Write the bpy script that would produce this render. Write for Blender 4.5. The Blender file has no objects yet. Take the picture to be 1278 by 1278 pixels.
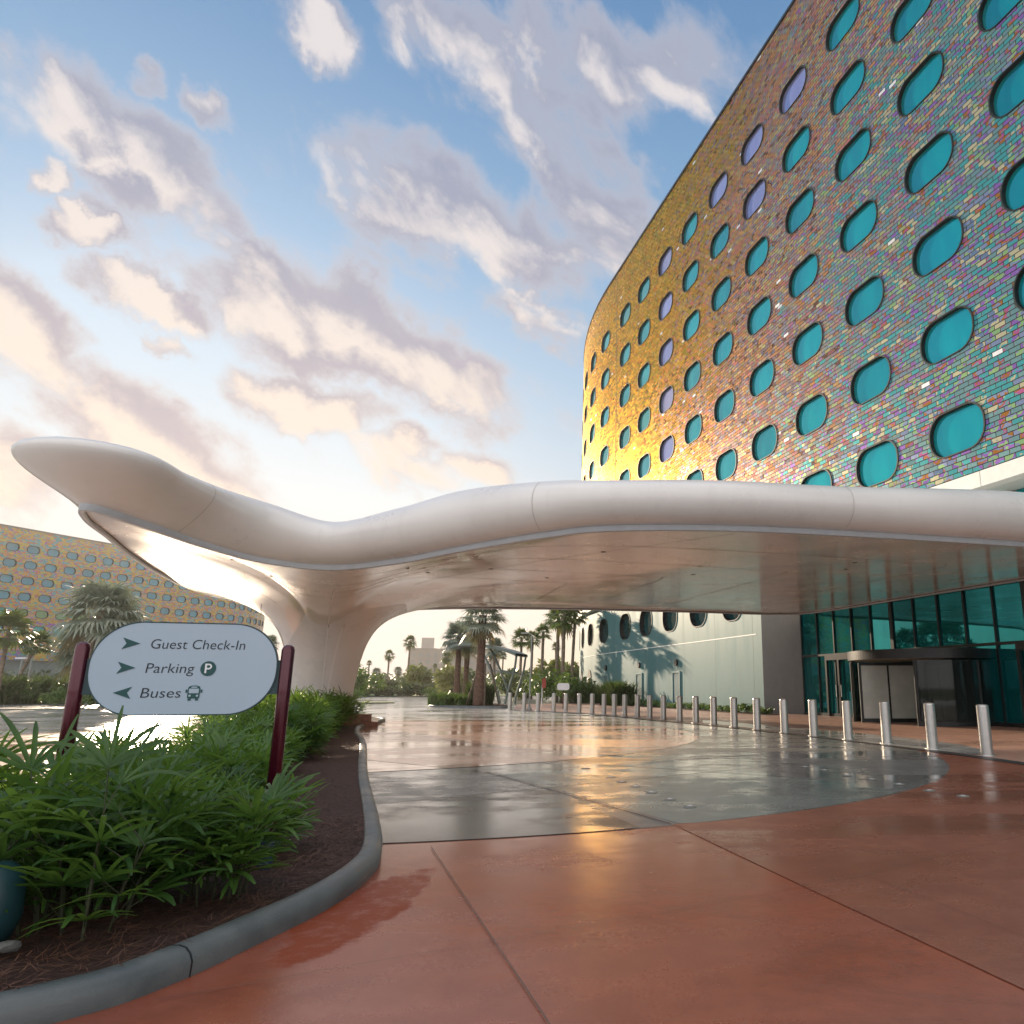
import bpy, bmesh, math, random
from mathutils import Vector, Matrix
from math import sin, cos, pi, radians, sqrt, atan2, tan, exp, hypot
random.seed(7)
SC = bpy.context.scene
COL = SC.collection

# ------------------------------------------------------------------ camera
CX, CY, F, PITCH, CAMH = 800.0, 639.0, 915.0, 0.234, 1.27
cam = bpy.data.cameras.new("camera")
cam.sensor_width = 36.0
cam.lens = F / 1278 * 36.0
cam.shift_x = (639 - CX) / 1278
cam.clip_end = 6000
cam.clip_start = 0.05
camo = bpy.data.objects.new("camera", cam)
COL.objects.link(camo)
camo.location = (0, 0, CAMH)
camo.rotation_euler = (pi / 2 + PITCH, 0, 0)
SC.camera = camo


def ray(x, y):
    a = (x - CX) / F
    b = (CY - y) / F
    c, s = cos(PITCH), sin(PITCH)
    return a, c - b * s, s + b * c


def gp(x, y, z=0.0):
    """survey helper: the point of height z seen at a photo pixel"""
    X, Y, Z = ray(x, y)
    t = (z - CAMH) / Z
    return X * t, Y * t


def at(x, y, d):
    """survey helper: the point at ground distance d seen at a photo pixel"""
    X, Y, Z = ray(x, y)
    t = d / hypot(X, Y)
    return X * t, Y * t, CAMH + Z * t


# ------------------------------------------------------------------ helpers
def link(o, parent=None):
    COL.objects.link(o)
    if parent is not None:
        o.parent = parent
    return o


def tag(o, label=None, cat=None, group=None, kind=None):
    if label:
        o["label"] = label
    if cat:
        o["category"] = cat
    if group:
        o["group"] = group
    if kind:
        o["kind"] = kind
    return o


def empty(name, loc=(0, 0, 0), rz=0.0):
    o = bpy.data.objects.new(name, None)
    o.location = loc
    o.rotation_euler = (0, 0, rz)
    o.empty_display_size = 0.2
    return link(o)


def copy_tree(o, parent=None):
    c = o.copy()
    COL.objects.link(c)
    if parent is not None:
        c.parent = parent
    for ch in list(o.children):
        copy_tree(ch, c)
    return c


class MB:
    """collects faces and links them as ONE mesh object"""

    def __init__(self):
        self.v, self.f, self.mi, self.uv = [], [], [], {}

    def vert(self, p):
        self.v.append(tuple(p))
        return len(self.v) - 1

    def face(self, idx, mi=0, uv=None):
        self.f.append(tuple(idx))
        self.mi.append(mi)
        if uv:
            self.uv[len(self.f) - 1] = uv

    def quad(self, a, b, c, d, mi=0, uv=None):
        n = len(self.v)
        self.v += [tuple(a), tuple(b), tuple(c), tuple(d)]
        self.face((n, n + 1, n + 2, n + 3), mi, uv)

    def box(self, x0, x1, y0, y1, z0, z1, M=None, mi=0):
        P = [Vector((x, y, z)) for x in (x0, x1) for y in (y0, y1) for z in (z0, z1)]
        if M is not None:
            P = [M @ p for p in P]
        n = len(self.v)
        self.v += [tuple(p) for p in P]
        for f in ((0, 1, 3, 2), (4, 6, 7, 5), (0, 4, 5, 1), (2, 3, 7, 6), (0, 2, 6, 4), (1, 5, 7, 3)):
            self.face([n + i for i in f], mi)

    def tube(self, pts, rad, seg=10, cap=True, mi=0):
        pts = [Vector(p) for p in pts]
        if not hasattr(rad, "__len__"):
            rad = [rad] * len(pts)
        n0 = len(self.v)
        for i, p in enumerate(pts):
            t = (pts[min(i + 1, len(pts) - 1)] - pts[max(i - 1, 0)]).normalized()
            ref = Vector((0, 0, 1)) if abs(t.z) < 0.95 else Vector((1, 0, 0))
            u = t.cross(ref).normalized()
            w = u.cross(t)
            for k in range(seg):
                a = 2 * pi * k / seg
                self.v.append(tuple(p + (u * cos(a) + w * sin(a)) * rad[i]))
        for i in range(len(pts) - 1):
            for k in range(seg):
                k2 = (k + 1) % seg
                self.face((n0 + i * seg + k, n0 + i * seg + k2, n0 + (i + 1) * seg + k2, n0 + (i + 1) * seg + k), mi)
        if cap:
            self.face([n0 + k for k in range(seg)][::-1], mi)
            m = n0 + (len(pts) - 1) * seg
            self.face([m + k for k in range(seg)], mi)

    def lathe(self, prof, c=(0, 0, 0), seg=24, mi=0):
        n0 = len(self.v)
        for r, z in prof:
            for k in range(seg):
                a = 2 * pi * k / seg
                self.v.append((c[0] + r * cos(a), c[1] + r * sin(a), c[2] + z))
        for i in range(len(prof) - 1):
            for k in range(seg):
                k2 = (k + 1) % seg
                self.face((n0 + i * seg + k, n0 + i * seg + k2, n0 + (i + 1) * seg + k2, n0 + (i + 1) * seg + k), mi)

    def prism(self, outline, T, d0, d1, mi=0):
        """extrude a 2-D outline; T maps (u, v, depth) to a point"""
        n = len(self.v)
        k = len(outline)
        self.v += [tuple(T(u, v, d0)) for u, v in outline] + [tuple(T(u, v, d1)) for u, v in outline]
        self.face([n + i for i in range(k)][::-1], mi)
        self.face([n + k + i for i in range(k)], mi)
        for i in range(k):
            j = (i + 1) % k
            self.face((n + i, n + j, n + k + j, n + k + i), mi)

    def mesh(self, name, mats, smooth=False, fix=False):
        me = bpy.data.meshes.new(name)
        me.from_pydata(self.v, [], self.f)
        if not isinstance(mats, (list, tuple)):
            mats = [mats]
        for m in mats:
            me.materials.append(m)
        if any(self.mi):
            me.polygons.foreach_set("material_index", self.mi)
        if self.uv:
            ul = me.uv_layers.new(name="UVMap")
            for fi, uvs in self.uv.items():
                p = me.polygons[fi]
                for li, u in zip(p.loop_indices, uvs):
                    ul.data[li].uv = u
        if fix:
            bm = bmesh.new()
            bm.from_mesh(me)
            bmesh.ops.remove_doubles(bm, verts=bm.verts, dist=1e-5)
            bmesh.ops.recalc_face_normals(bm, faces=bm.faces)
            bm.to_mesh(me)
            bm.free()
        if smooth:
            me.polygons.foreach_set("use_smooth", [True] * len(me.polygons))
        me.update()
        return me

    def build(self, name, mats, parent=None, smooth=False, fix=False):
        o = bpy.data.objects.new(name, self.mesh(name, mats, smooth, fix))
        return link(o, parent)


def inside(p, poly):
    x, y = p
    r = False
    for i in range(len(poly)):
        x0, y0 = poly[i]
        x1, y1 = poly[i - 1]
        if (y0 > y) != (y1 > y) and x < (x1 - x0) * (y - y0) / (y1 - y0) + x0:
            r = not r
    return r


def seg_dist(p, a, b):
    ax, ay = a
    bx, by = b
    L = (bx - ax) ** 2 + (by - ay) ** 2
    t = 0 if L == 0 else max(0, min(1, ((p[0] - ax) * (bx - ax) + (p[1] - ay) * (by - ay)) / L))
    return hypot(p[0] - ax - t * (bx - ax), p[1] - ay - t * (by - ay))


def catmull(pts, n, closed=False):
    """resample control tuples through a Catmull-Rom curve, n samples per span"""
    out = []
    m = len(pts)
    for i in range(m if closed else m - 1):
        g = lambda k: pts[k % m] if closed else pts[max(0, min(m - 1, k))]
        p0, p1, p2, p3 = g(i - 1), g(i), g(i + 1), g(i + 2)
        for k in range(n):
            t = k / n
            out.append(tuple(0.5 * (2 * b + (c - a) * t + (2 * a - 5 * b + 4 * c - d) * t * t + (3 * b - a - 3 * c + d) * t ** 3)
                             for a, b, c, d in zip(p0, p1, p2, p3)))
    if not closed:
        out.append(tuple(pts[-1]))
    return out


# ------------------------------------------------------------------ materials
def new_mat(name):
    m = bpy.data.materials.new(name)
    m.use_nodes = True
    nt = m.node_tree
    nt.nodes.clear()
    out = nt.nodes.new("ShaderNodeOutputMaterial")
    p = nt.nodes.new("ShaderNodeBsdfPrincipled")
    nt.links.new(p.outputs[0], out.inputs[0])
    return m, nt, p, out


class NT:
    """terse node building"""

    def __init__(self, nt):
        self.nt = nt

    def put(self, sock, v):
        if isinstance(v, bpy.types.NodeSocket):
            self.nt.links.new(v, sock)
        elif v is not None:
            if sock.type == "RGBA" and len(v) == 3:
                v = (*v, 1)
            sock.default_value = v

    def math(self, op, a, b=None, c=None, clamp=False):
        n = self.nt.nodes.new("ShaderNodeMath")
        n.operation = op
        n.use_clamp = clamp
        self.put(n.inputs[0], a)
        if b is not None:
            self.put(n.inputs[1], b)
        if c is not None:
            self.put(n.inputs[2], c)
        return n.outputs[0]

    def vmath(self, op, a, b=None, s=None):
        n = self.nt.nodes.new("ShaderNodeVectorMath")
        n.operation = op
        self.put(n.inputs[0], a)
        if b is not None:
            self.put(n.inputs[1], b)
        if s is not None:
            self.put(n.inputs["Scale"], s)
        return n.outputs["Value"] if op in ("DOT_PRODUCT", "LENGTH", "DISTANCE") else n.outputs[0]

    def mix(self, f, a, b, blend="MIX"):
        n = self.nt.nodes.new("ShaderNodeMix")
        n.data_type = "RGBA"
        n.blend_type = blend
        self.put(n.inputs[0], f)
        self.put(n.inputs[6], a)
        self.put(n.inputs[7], b)
        return n.outputs[2]

    def ramp(self, f, stops, interp="LINEAR"):
        n = self.nt.nodes.new("ShaderNodeValToRGB")
        n.color_ramp.interpolation = interp
        els = n.color_ramp.elements
        while len(els) < len(stops):
            els.new(0.5)
        for e, (p, c) in zip(els, stops):
            e.position = p
            if not hasattr(c, "__len__"):
                c = (c, c, c)
            e.color = (*c, 1)
        self.put(n.inputs[0], f)
        return n.outputs[0]

    def rng(self, v, a, b, c=0.0, d=1.0, smooth=True):
        n = self.nt.nodes.new("ShaderNodeMapRange")
        n.interpolation_type = "SMOOTHSTEP" if smooth else "LINEAR"
        self.put(n.inputs[0], v)
        for i, x in zip((1, 2, 3, 4), (a, b, c, d)):
            self.put(n.inputs[i], x)
        return n.outputs[0]

    def noise(self, vec, scale, detail=4, rough=0.55, dist=0.0, col=False, lac=2.0):
        n = self.nt.nodes.new("ShaderNodeTexNoise")
        self.put(n.inputs["Vector"], vec)
        n.inputs["Scale"].default_value = scale
        n.inputs["Detail"].default_value = detail
        n.inputs["Roughness"].default_value = rough
        n.inputs["Lacunarity"].default_value = lac
        n.inputs["Distortion"].default_value = dist
        return n.outputs[1 if col else 0]

    def coord(self, which="Object"):
        return self.nt.nodes.new("ShaderNodeTexCoord").outputs[which]

    def mapping(self, vec, scale=(1, 1, 1), rot=(0, 0, 0), loc=(0, 0, 0)):
        n = self.nt.nodes.new("ShaderNodeMapping")
        self.put(n.inputs[0], vec)
        n.inputs[1].default_value = loc
        n.inputs[2].default_value = rot
        n.inputs[3].default_value = scale
        return n.outputs[0]

    def bump(self, h, strength=0.3, dist=0.02):
        n = self.nt.nodes.new("ShaderNodeBump")
        n.inputs["Strength"].default_value = strength
        n.inputs["Distance"].default_value = dist
        self.put(n.inputs["Height"], h)
        return n.outputs[0]

    def xyz(self, v):
        n = self.nt.nodes.new("ShaderNodeSeparateXYZ")
        self.put(n.inputs[0], v)
        return n.outputs

    def comb(self, x, y, z=0.0):
        n = self.nt.nodes.new("ShaderNodeCombineXYZ")
        for i, v in enumerate((x, y, z)):
            self.put(n.inputs[i], v)
        return n.outputs[0]

    def rand(self):
        return self.nt.nodes.new("ShaderNodeObjectInfo").outputs["Random"]


def mat(name, col, rough=0.5, metal=0.0, spec=0.5, var=0.12, scale=3.0, bump=0.0, bscale=40.0, coat=0.0, rvar=0.0):
    """plain surface with procedural mottling"""
    m, nt, p, _ = new_mat(name)
    N = NT(nt)
    co = N.coord()
    n = N.noise(co, scale, 6, 0.6)
    c = N.mix(N.rng(n, 0.3, 0.7), tuple(x * (1 - var) for x in col), tuple(min(1, x * (1 + var)) for x in col))
    N.put(p.inputs["Base Color"], c)
    p.inputs["Metallic"].default_value = metal
    p.inputs["Specular IOR Level"].default_value = spec
    p.inputs["Coat Weight"].default_value = coat
    p.inputs["Coat Roughness"].default_value = 0.08
    if rvar:
        N.put(p.inputs["Roughness"], N.rng(N.noise(co, scale * 2.3, 5), 0.3, 0.7, rough - rvar, rough + rvar))
    else:
        p.inputs["Roughness"].default_value = rough
    if bump:
        N.put(p.inputs["Normal"], N.bump(N.noise(co, bscale, 5), bump, 0.01))
    return m


def leaf_mat(name, c0, c1, rough=0.38, trans=0.25, spec=0.5):
    m, nt, p, out = new_mat(name)
    N = NT(nt)
    co = N.coord()
    f = N.noise(co, 5.0, 3)
    f2 = N.math("ADD", N.math("MULTIPLY", f, 0.8), N.math("MULTIPLY", N.rand(), 0.3))
    c = N.mix(N.rng(f2, 0.3, 0.85), c0, c1)
    N.put(p.inputs["Base Color"], c)
    p.inputs["Roughness"].default_value = rough
    p.inputs["Specular IOR Level"].default_value = spec
    t = nt.nodes.new("ShaderNodeBsdfTranslucent")
    N.put(t.inputs[0], N.mix(0.5, c, (0.25, 0.35, 0.04), "ADD"))
    mx = nt.nodes.new("ShaderNodeMixShader")
    mx.inputs[0].default_value = trans
    nt.links.new(p.outputs[0], mx.inputs[1])
    nt.links.new(t.outputs[0], mx.inputs[2])
    nt.links.new(mx.outputs[0], out.inputs[0])
    return m


def wet_mat(name, c0, c1, r_wet=0.10, r_dry=0.42, wet=0.5, bumpy=0.12, patch=None, stretch=(0.45, 1.0, 1.0)):
    """concrete with a film of rain: mottled colour, patchy gloss, dark stains and an optional drier patch"""
    m, nt, p, _ = new_mat(name)
    N = NT(nt)
    co = N.coord()
    big = N.noise(N.mapping(co, stretch, (0, 0, 0.35)), 0.55, 5, 0.6, 0.6)
    mid = N.noise(co, 2.6, 6, 0.65)
    fine = N.noise(co, 60, 4, 0.7)
    w = N.rng(N.math("ADD", big, N.math("MULTIPLY", N.math("SUBTRACT", mid, 0.5), 0.35)), wet - 0.13, wet + 0.13)
    c = N.mix(N.rng(mid, 0.3, 0.7), c0, c1)
    c = N.mix(N.math("MULTIPLY", N.rng(fine, 0.35, 0.75), 0.18), c, tuple(x * 0.55 for x in c0))
    # old stains and tyre rub
    stn_ = N.rng(N.noise(N.mapping(co, (0.5, 1.3, 1), (0, 0, 0.5), (9, 4, 0)), 0.8, 9, 0.68, 0.8), 0.50, 0.66)
    c = N.mix(N.math("MULTIPLY", stn_, 0.34), c, tuple(x * 0.50 for x in c0))
    spk = N.rng(N.noise(co, 190, 2, 0.5), 0.66, 0.76)
    c = N.mix(N.math("MULTIPLY", spk, 0.22), c, tuple(min(1, x * 1.6 + 0.05) for x in c1))
    # chalky scuffs
    sc = N.rng(N.noise(N.mapping(co, (1, 2.2, 1), (0, 0, 0.9)), 1.7, 8, 0.72), 0.66, 0.76)
    c = N.mix(N.math("MULTIPLY", sc, 0.30), c, tuple(min(1, x * 1.9 + 0.08) for x in c1))
    if patch:
        # one drier patch of more saturated colour, rougher and less glossy
        px, py, rx, ry, rot, pc = patch
        v = N.mapping(N.vmath("SUBTRACT", co, (px, py, 0)), (1 / rx, 1 / ry, 0), (0, 0, 0))
        v = N.mapping(N.vmath("SUBTRACT", co, (px, py, 0)), (1, 1, 0), (0, 0, rot))
        v = N.vmath("MULTIPLY", v, (1 / rx, 1 / ry, 0))
        d = N.math("ADD", N.vmath("LENGTH", v), N.math("MULTIPLY", N.math("SUBTRACT", N.noise(co, 3.5, 7, 0.7), 0.5), 1.1))
        pm = N.math("MULTIPLY", N.rng(d, 1.10, 0.86), N.rng(N.noise(co, 9, 5, 0.7), 0.25, 0.55, 0.55, 0.95))
        c = N.mix(pm, c, pc)
    N.put(p.inputs["Base Color"], c)
    r = N.rng(w, 0.0, 1.0, r_dry, r_wet, False)
    r = N.math("ADD", r, N.math("MULTIPLY", N.math("SUBTRACT", fine, 0.5), 0.10))
    spec = None
    if patch:
        r = N.math("ADD", r, N.math("MULTIPLY", pm, 0.28))
        N.put(p.inputs["Specular IOR Level"], N.rng(pm, 0, 1, 1.0, 0.12, False))
    else:
        N.put(p.inputs["Specular IOR Level"], N.rng(w, 0, 1, 0.6, 1.0, False))
    N.put(p.inputs["Roughness"], r)
    h = N.math("ADD", N.math("MULTIPLY", fine, 0.35), mid)
    N.put(p.inputs["Normal"], N.bump(h, bumpy, 0.012))
    return m


M = {}
M["canopy"] = mat("white_fibreglass_shell", (0.86, 0.82, 0.805), 0.30, spec=0.5, var=0.03, scale=0.5, coat=0.35, rvar=0.06)
M["soffit"] = mat("glossy_soffit_panel", (0.95, 0.87, 0.83), 0.20, metal=0.25, spec=0.8, var=0.04, scale=0.35, coat=0.3, rvar=0.09)
def shell_mat():
    m, nt, p, _ = new_mat("white_fibreglass_shell")
    N = NT(nt)
    co = N.coord()
    st = N.noise(N.mapping(co, (2.2, 2.2, 0.10)), 1.6, 6, 0.62)
    bl = N.noise(co, 0.45, 5, 0.6)
    c = N.mix(N.rng(bl, 0.3, 0.7), (0.73, 0.70, 0.69), (0.79, 0.765, 0.755))
    c = N.mix(N.math("MULTIPLY", N.rng(st, 0.52, 0.75), 0.16), c, (0.50, 0.45, 0.42))
    N.put(p.inputs["Base Color"], c)
    N.put(p.inputs["Roughness"], N.rng(bl, 0.3, 0.7, 0.25, 0.38))
    p.inputs["Coat Weight"].default_value = 0.3
    p.inputs["Coat Roughness"].default_value = 0.12
    N.put(p.inputs["Normal"], N.bump(N.noise(co, 0.8, 3), 0.12, 0.05))
    return m


M["canopy"] = shell_mat()
M["lip"] = mat("grey_metal_lip", (0.50, 0.53, 0.58), 0.4, var=0.05)
M["joint"] = mat("dark_joint", (0.10, 0.07, 0.06), 0.8, var=0.1)
M["seam"] = mat("pale_seam", (0.85, 0.82, 0.80), 0.4, var=0.03)
M["reveal"] = mat("black_window_reveal", (0.006, 0.010, 0.012), 0.5, spec=0.3, var=0.2)
M["frame"] = mat("dark_aluminium", (0.016, 0.018, 0.020), 0.35, 0.3, var=0.15)
M["band"] = mat("white_trim_panel", (0.72, 0.74, 0.70), 0.45, var=0.04)
M["grey_pier"] = mat("grey_render", (0.17, 0.17, 0.16), 0.6, var=0.06, bump=0.05)
M["steel"] = mat("brushed_steel", (0.52, 0.51, 0.50), 0.36, 0.85, var=0.06, scale=8, rvar=0.06)
M["curb"] = None
M["plum"] = mat("plum_metallic_paint", (0.070, 0.006, 0.018), 0.25, 0.45, var=0.1, coat=0.5)
M["teal_dark"] = mat("dark_teal_paint", (0.012, 0.045, 0.055), 0.4, var=0.1)
M["panel"] = mat("pale_sign_face", (0.36, 0.46, 0.57), 0.42, var=0.02, scale=1.5)
M["letter"] = mat("slate_lettering", (0.008, 0.016, 0.026), 0.45, var=0.05)
M["icon"] = mat("teal_symbol", (0.0, 0.060, 0.064), 0.4, var=0.05)
M["trunk"] = mat("palm_bark", (0.20, 0.155, 0.115), 0.9, var=0.35, scale=6, bump=0.6, bscale=14)
M["trunk_brown"] = mat("brown_palm_boots", (0.115, 0.065, 0.045), 0.9, var=0.4, scale=8, bump=0.8, bscale=18)
M["frond"] = leaf_mat("palm_frond", (0.030, 0.060, 0.018), (0.085, 0.125, 0.035))
M["frond_silver"] = leaf_mat("silver_palm_frond", (0.15, 0.20, 0.175), (0.30, 0.33, 0.27), trans=0.15)
M["frond_dry"] = leaf_mat("dry_palm_frond", (0.13, 0.10, 0.05), (0.26, 0.20, 0.11), trans=0.15)
M["lady"] = leaf_mat("lady_palm_leaf", (0.030, 0.088, 0.018), (0.095, 0.195, 0.038), rough=0.36, trans=0.42, spec=0.5)
M["cane"] = mat("lady_palm_cane", (0.030, 0.036, 0.014), 0.7, var=0.3, scale=10)
M["shrub"] = leaf_mat("shrub_leaf", (0.030, 0.070, 0.016), (0.080, 0.150, 0.028))
M["shrub_dark"] = leaf_mat("dark_shrub_leaf", (0.016, 0.040, 0.014), (0.045, 0.085, 0.026))
M["shrub_yellow"] = leaf_mat("yellowish_leaf", (0.09, 0.11, 0.025), (0.20, 0.20, 0.06))
M["far_leaf"] = leaf_mat("distant_leaf", (0.045, 0.070, 0.035), (0.10, 0.125, 0.06), trans=0.15)
M["wood"] = mat("bark", (0.10, 0.075, 0.055), 0.9, var=0.3, scale=6)
M["pole"] = mat("grey_pole_paint", (0.28, 0.30, 0.30), 0.45, 0.2, var=0.08)
M["shelter"] = mat("grey_green_steel", (0.13, 0.17, 0.16), 0.5, 0.1, var=0.08)
M["brick"] = mat("brown_brick", (0.22, 0.11, 0.075), 0.8, var=0.25, scale=9)
M["fixture"] = mat("black_wall_light", (0.012, 0.012, 0.013), 0.4, var=0.1)
M["red_sign"] = mat("red_sign_paint", (0.30, 0.04, 0.03), 0.5, var=0.05)
M["white_sign"] = mat("white_sign_paint", (0.72, 0.74, 0.78), 0.5, var=0.03)
M["disc"] = mat("stud_light_rim", (0.22, 0.22, 0.20), 0.4, 0.3, var=0.1)
M["stone"] = mat("pale_stone", (0.10, 0.10, 0.095), 0.8, var=0.2, scale=12, bump=0.3)
M["blue"] = mat("dark_blue_sleeve", (0.010, 0.030, 0.075), 0.5, var=0.1)


def teal_glass(name, c0, c1, rough=0.06, spec=0.8, metal=0.0):
    m, nt, p, _ = new_mat(name)
    N = NT(nt)
    co = N.coord()
    z = N.noise(N.mapping(co, (0.6, 0.6, 0.15)), 1.3, 3)
    c = N.mix(N.rng(z, 0.3, 0.7), c0, c1)
    # each pane's colour is darkened by a random amount
    c = N.mix(N.math("MULTIPLY", N.rand(), 0.45), c, tuple(x * 0.55 for x in c0))
    N.put(p.inputs["Base Color"], c)
    p.inputs["Roughness"].default_value = rough
    p.inputs["Specular IOR Level"].default_value = spec
    p.inputs["IOR"].default_value = 1.6
    p.inputs["Metallic"].default_value = metal
    N.put(p.inputs["Normal"], N.bump(N.noise(co, 0.7, 2), 0.05, 0.02))
    return m


M["pane"] = teal_glass("teal_porthole_glass", (0.0, 0.33, 0.40), (0.0, 0.45, 0.48), 0.07, 0.6, 0.5)
M["pane_sky_lilac"] = teal_glass("lilac_sky_reflection_pane", (0.30, 0.32, 0.62), (0.36, 0.40, 0.70), 0.08, 0.6, 0.45)  # lilac sky reflection put into the glass colour
M["pane_dark"] = teal_glass("dark_teal_glass", (0.005, 0.045, 0.05), (0.01, 0.075, 0.08))
M["pane_far"] = teal_glass("blue_porthole_glass", (0.03, 0.27, 0.40), (0.06, 0.34, 0.48), 0.3)
M["pane_green"] = teal_glass("green_porthole_glass", (0.10, 0.28, 0.12), (0.20, 0.36, 0.14), 0.2)
M["lobby"] = teal_glass("lobby_glass", (0.0, 0.22, 0.25), (0.01, 0.33, 0.36), 0.015, 0.6, 0.75)


def clear_glass():
    m, nt, p, out = new_mat("smoked_curved_glass")
    N = NT(nt)
    p.inputs["Base Color"].default_value = (0.02, 0.03, 0.03, 1)
    p.inputs["Roughness"].default_value = 0.03
    N.put(p.inputs["Normal"], N.bump(N.noise(N.mapping(N.coord(), (3, 3, 0.3)), 2.0, 2), 0.05, 0.02))
    t = nt.nodes.new("ShaderNodeBsdfTransparent")
    t.inputs[0].default_value = (0.62, 0.66, 0.64, 1)
    mx = nt.nodes.new("ShaderNodeMixShader")
    mx.inputs[0].default_value = 0.45
    nt.links.new(p.outputs[0], mx.inputs[1])
    nt.links.new(t.outputs[0], mx.inputs[2])
    nt.links.new(mx.outputs[0], out.inputs[0])
    return m


M["clear"] = clear_glass()

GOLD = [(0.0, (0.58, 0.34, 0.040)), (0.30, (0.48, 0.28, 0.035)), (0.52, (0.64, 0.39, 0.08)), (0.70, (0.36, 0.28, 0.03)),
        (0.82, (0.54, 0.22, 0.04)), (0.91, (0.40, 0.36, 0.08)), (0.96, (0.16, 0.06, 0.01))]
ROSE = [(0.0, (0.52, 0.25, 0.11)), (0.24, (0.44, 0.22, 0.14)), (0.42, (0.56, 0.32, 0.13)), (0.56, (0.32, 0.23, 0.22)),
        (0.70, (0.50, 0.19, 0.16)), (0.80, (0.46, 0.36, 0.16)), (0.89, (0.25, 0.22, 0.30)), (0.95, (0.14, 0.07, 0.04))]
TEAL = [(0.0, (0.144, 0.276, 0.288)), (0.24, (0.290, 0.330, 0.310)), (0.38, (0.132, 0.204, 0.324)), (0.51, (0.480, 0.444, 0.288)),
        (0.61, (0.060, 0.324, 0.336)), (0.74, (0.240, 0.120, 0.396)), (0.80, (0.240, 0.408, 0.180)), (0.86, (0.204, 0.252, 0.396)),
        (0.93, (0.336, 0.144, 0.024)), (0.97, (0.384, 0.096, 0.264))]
LEFTP = [(0.0, (0.56, 0.36, 0.08)), (0.22, (0.34, 0.40, 0.20)), (0.40, (0.60, 0.36, 0.12)), (0.55, (0.12, 0.36, 0.40)),
         (0.70, (0.56, 0.20, 0.10)), (0.82, (0.46, 0.44, 0.08)), (0.92, (0.32, 0.14, 0.42))]
LEFTC = [(0.0, (0.10, 0.18, 0.46)), (0.2, (0.50, 0.10, 0.10)), (0.38, (0.06, 0.36, 0.36)), (0.54, (0.32, 0.10, 0.44)),
         (0.70, (0.14, 0.38, 0.10)), (0.84, (0.52, 0.24, 0.06))]


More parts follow.
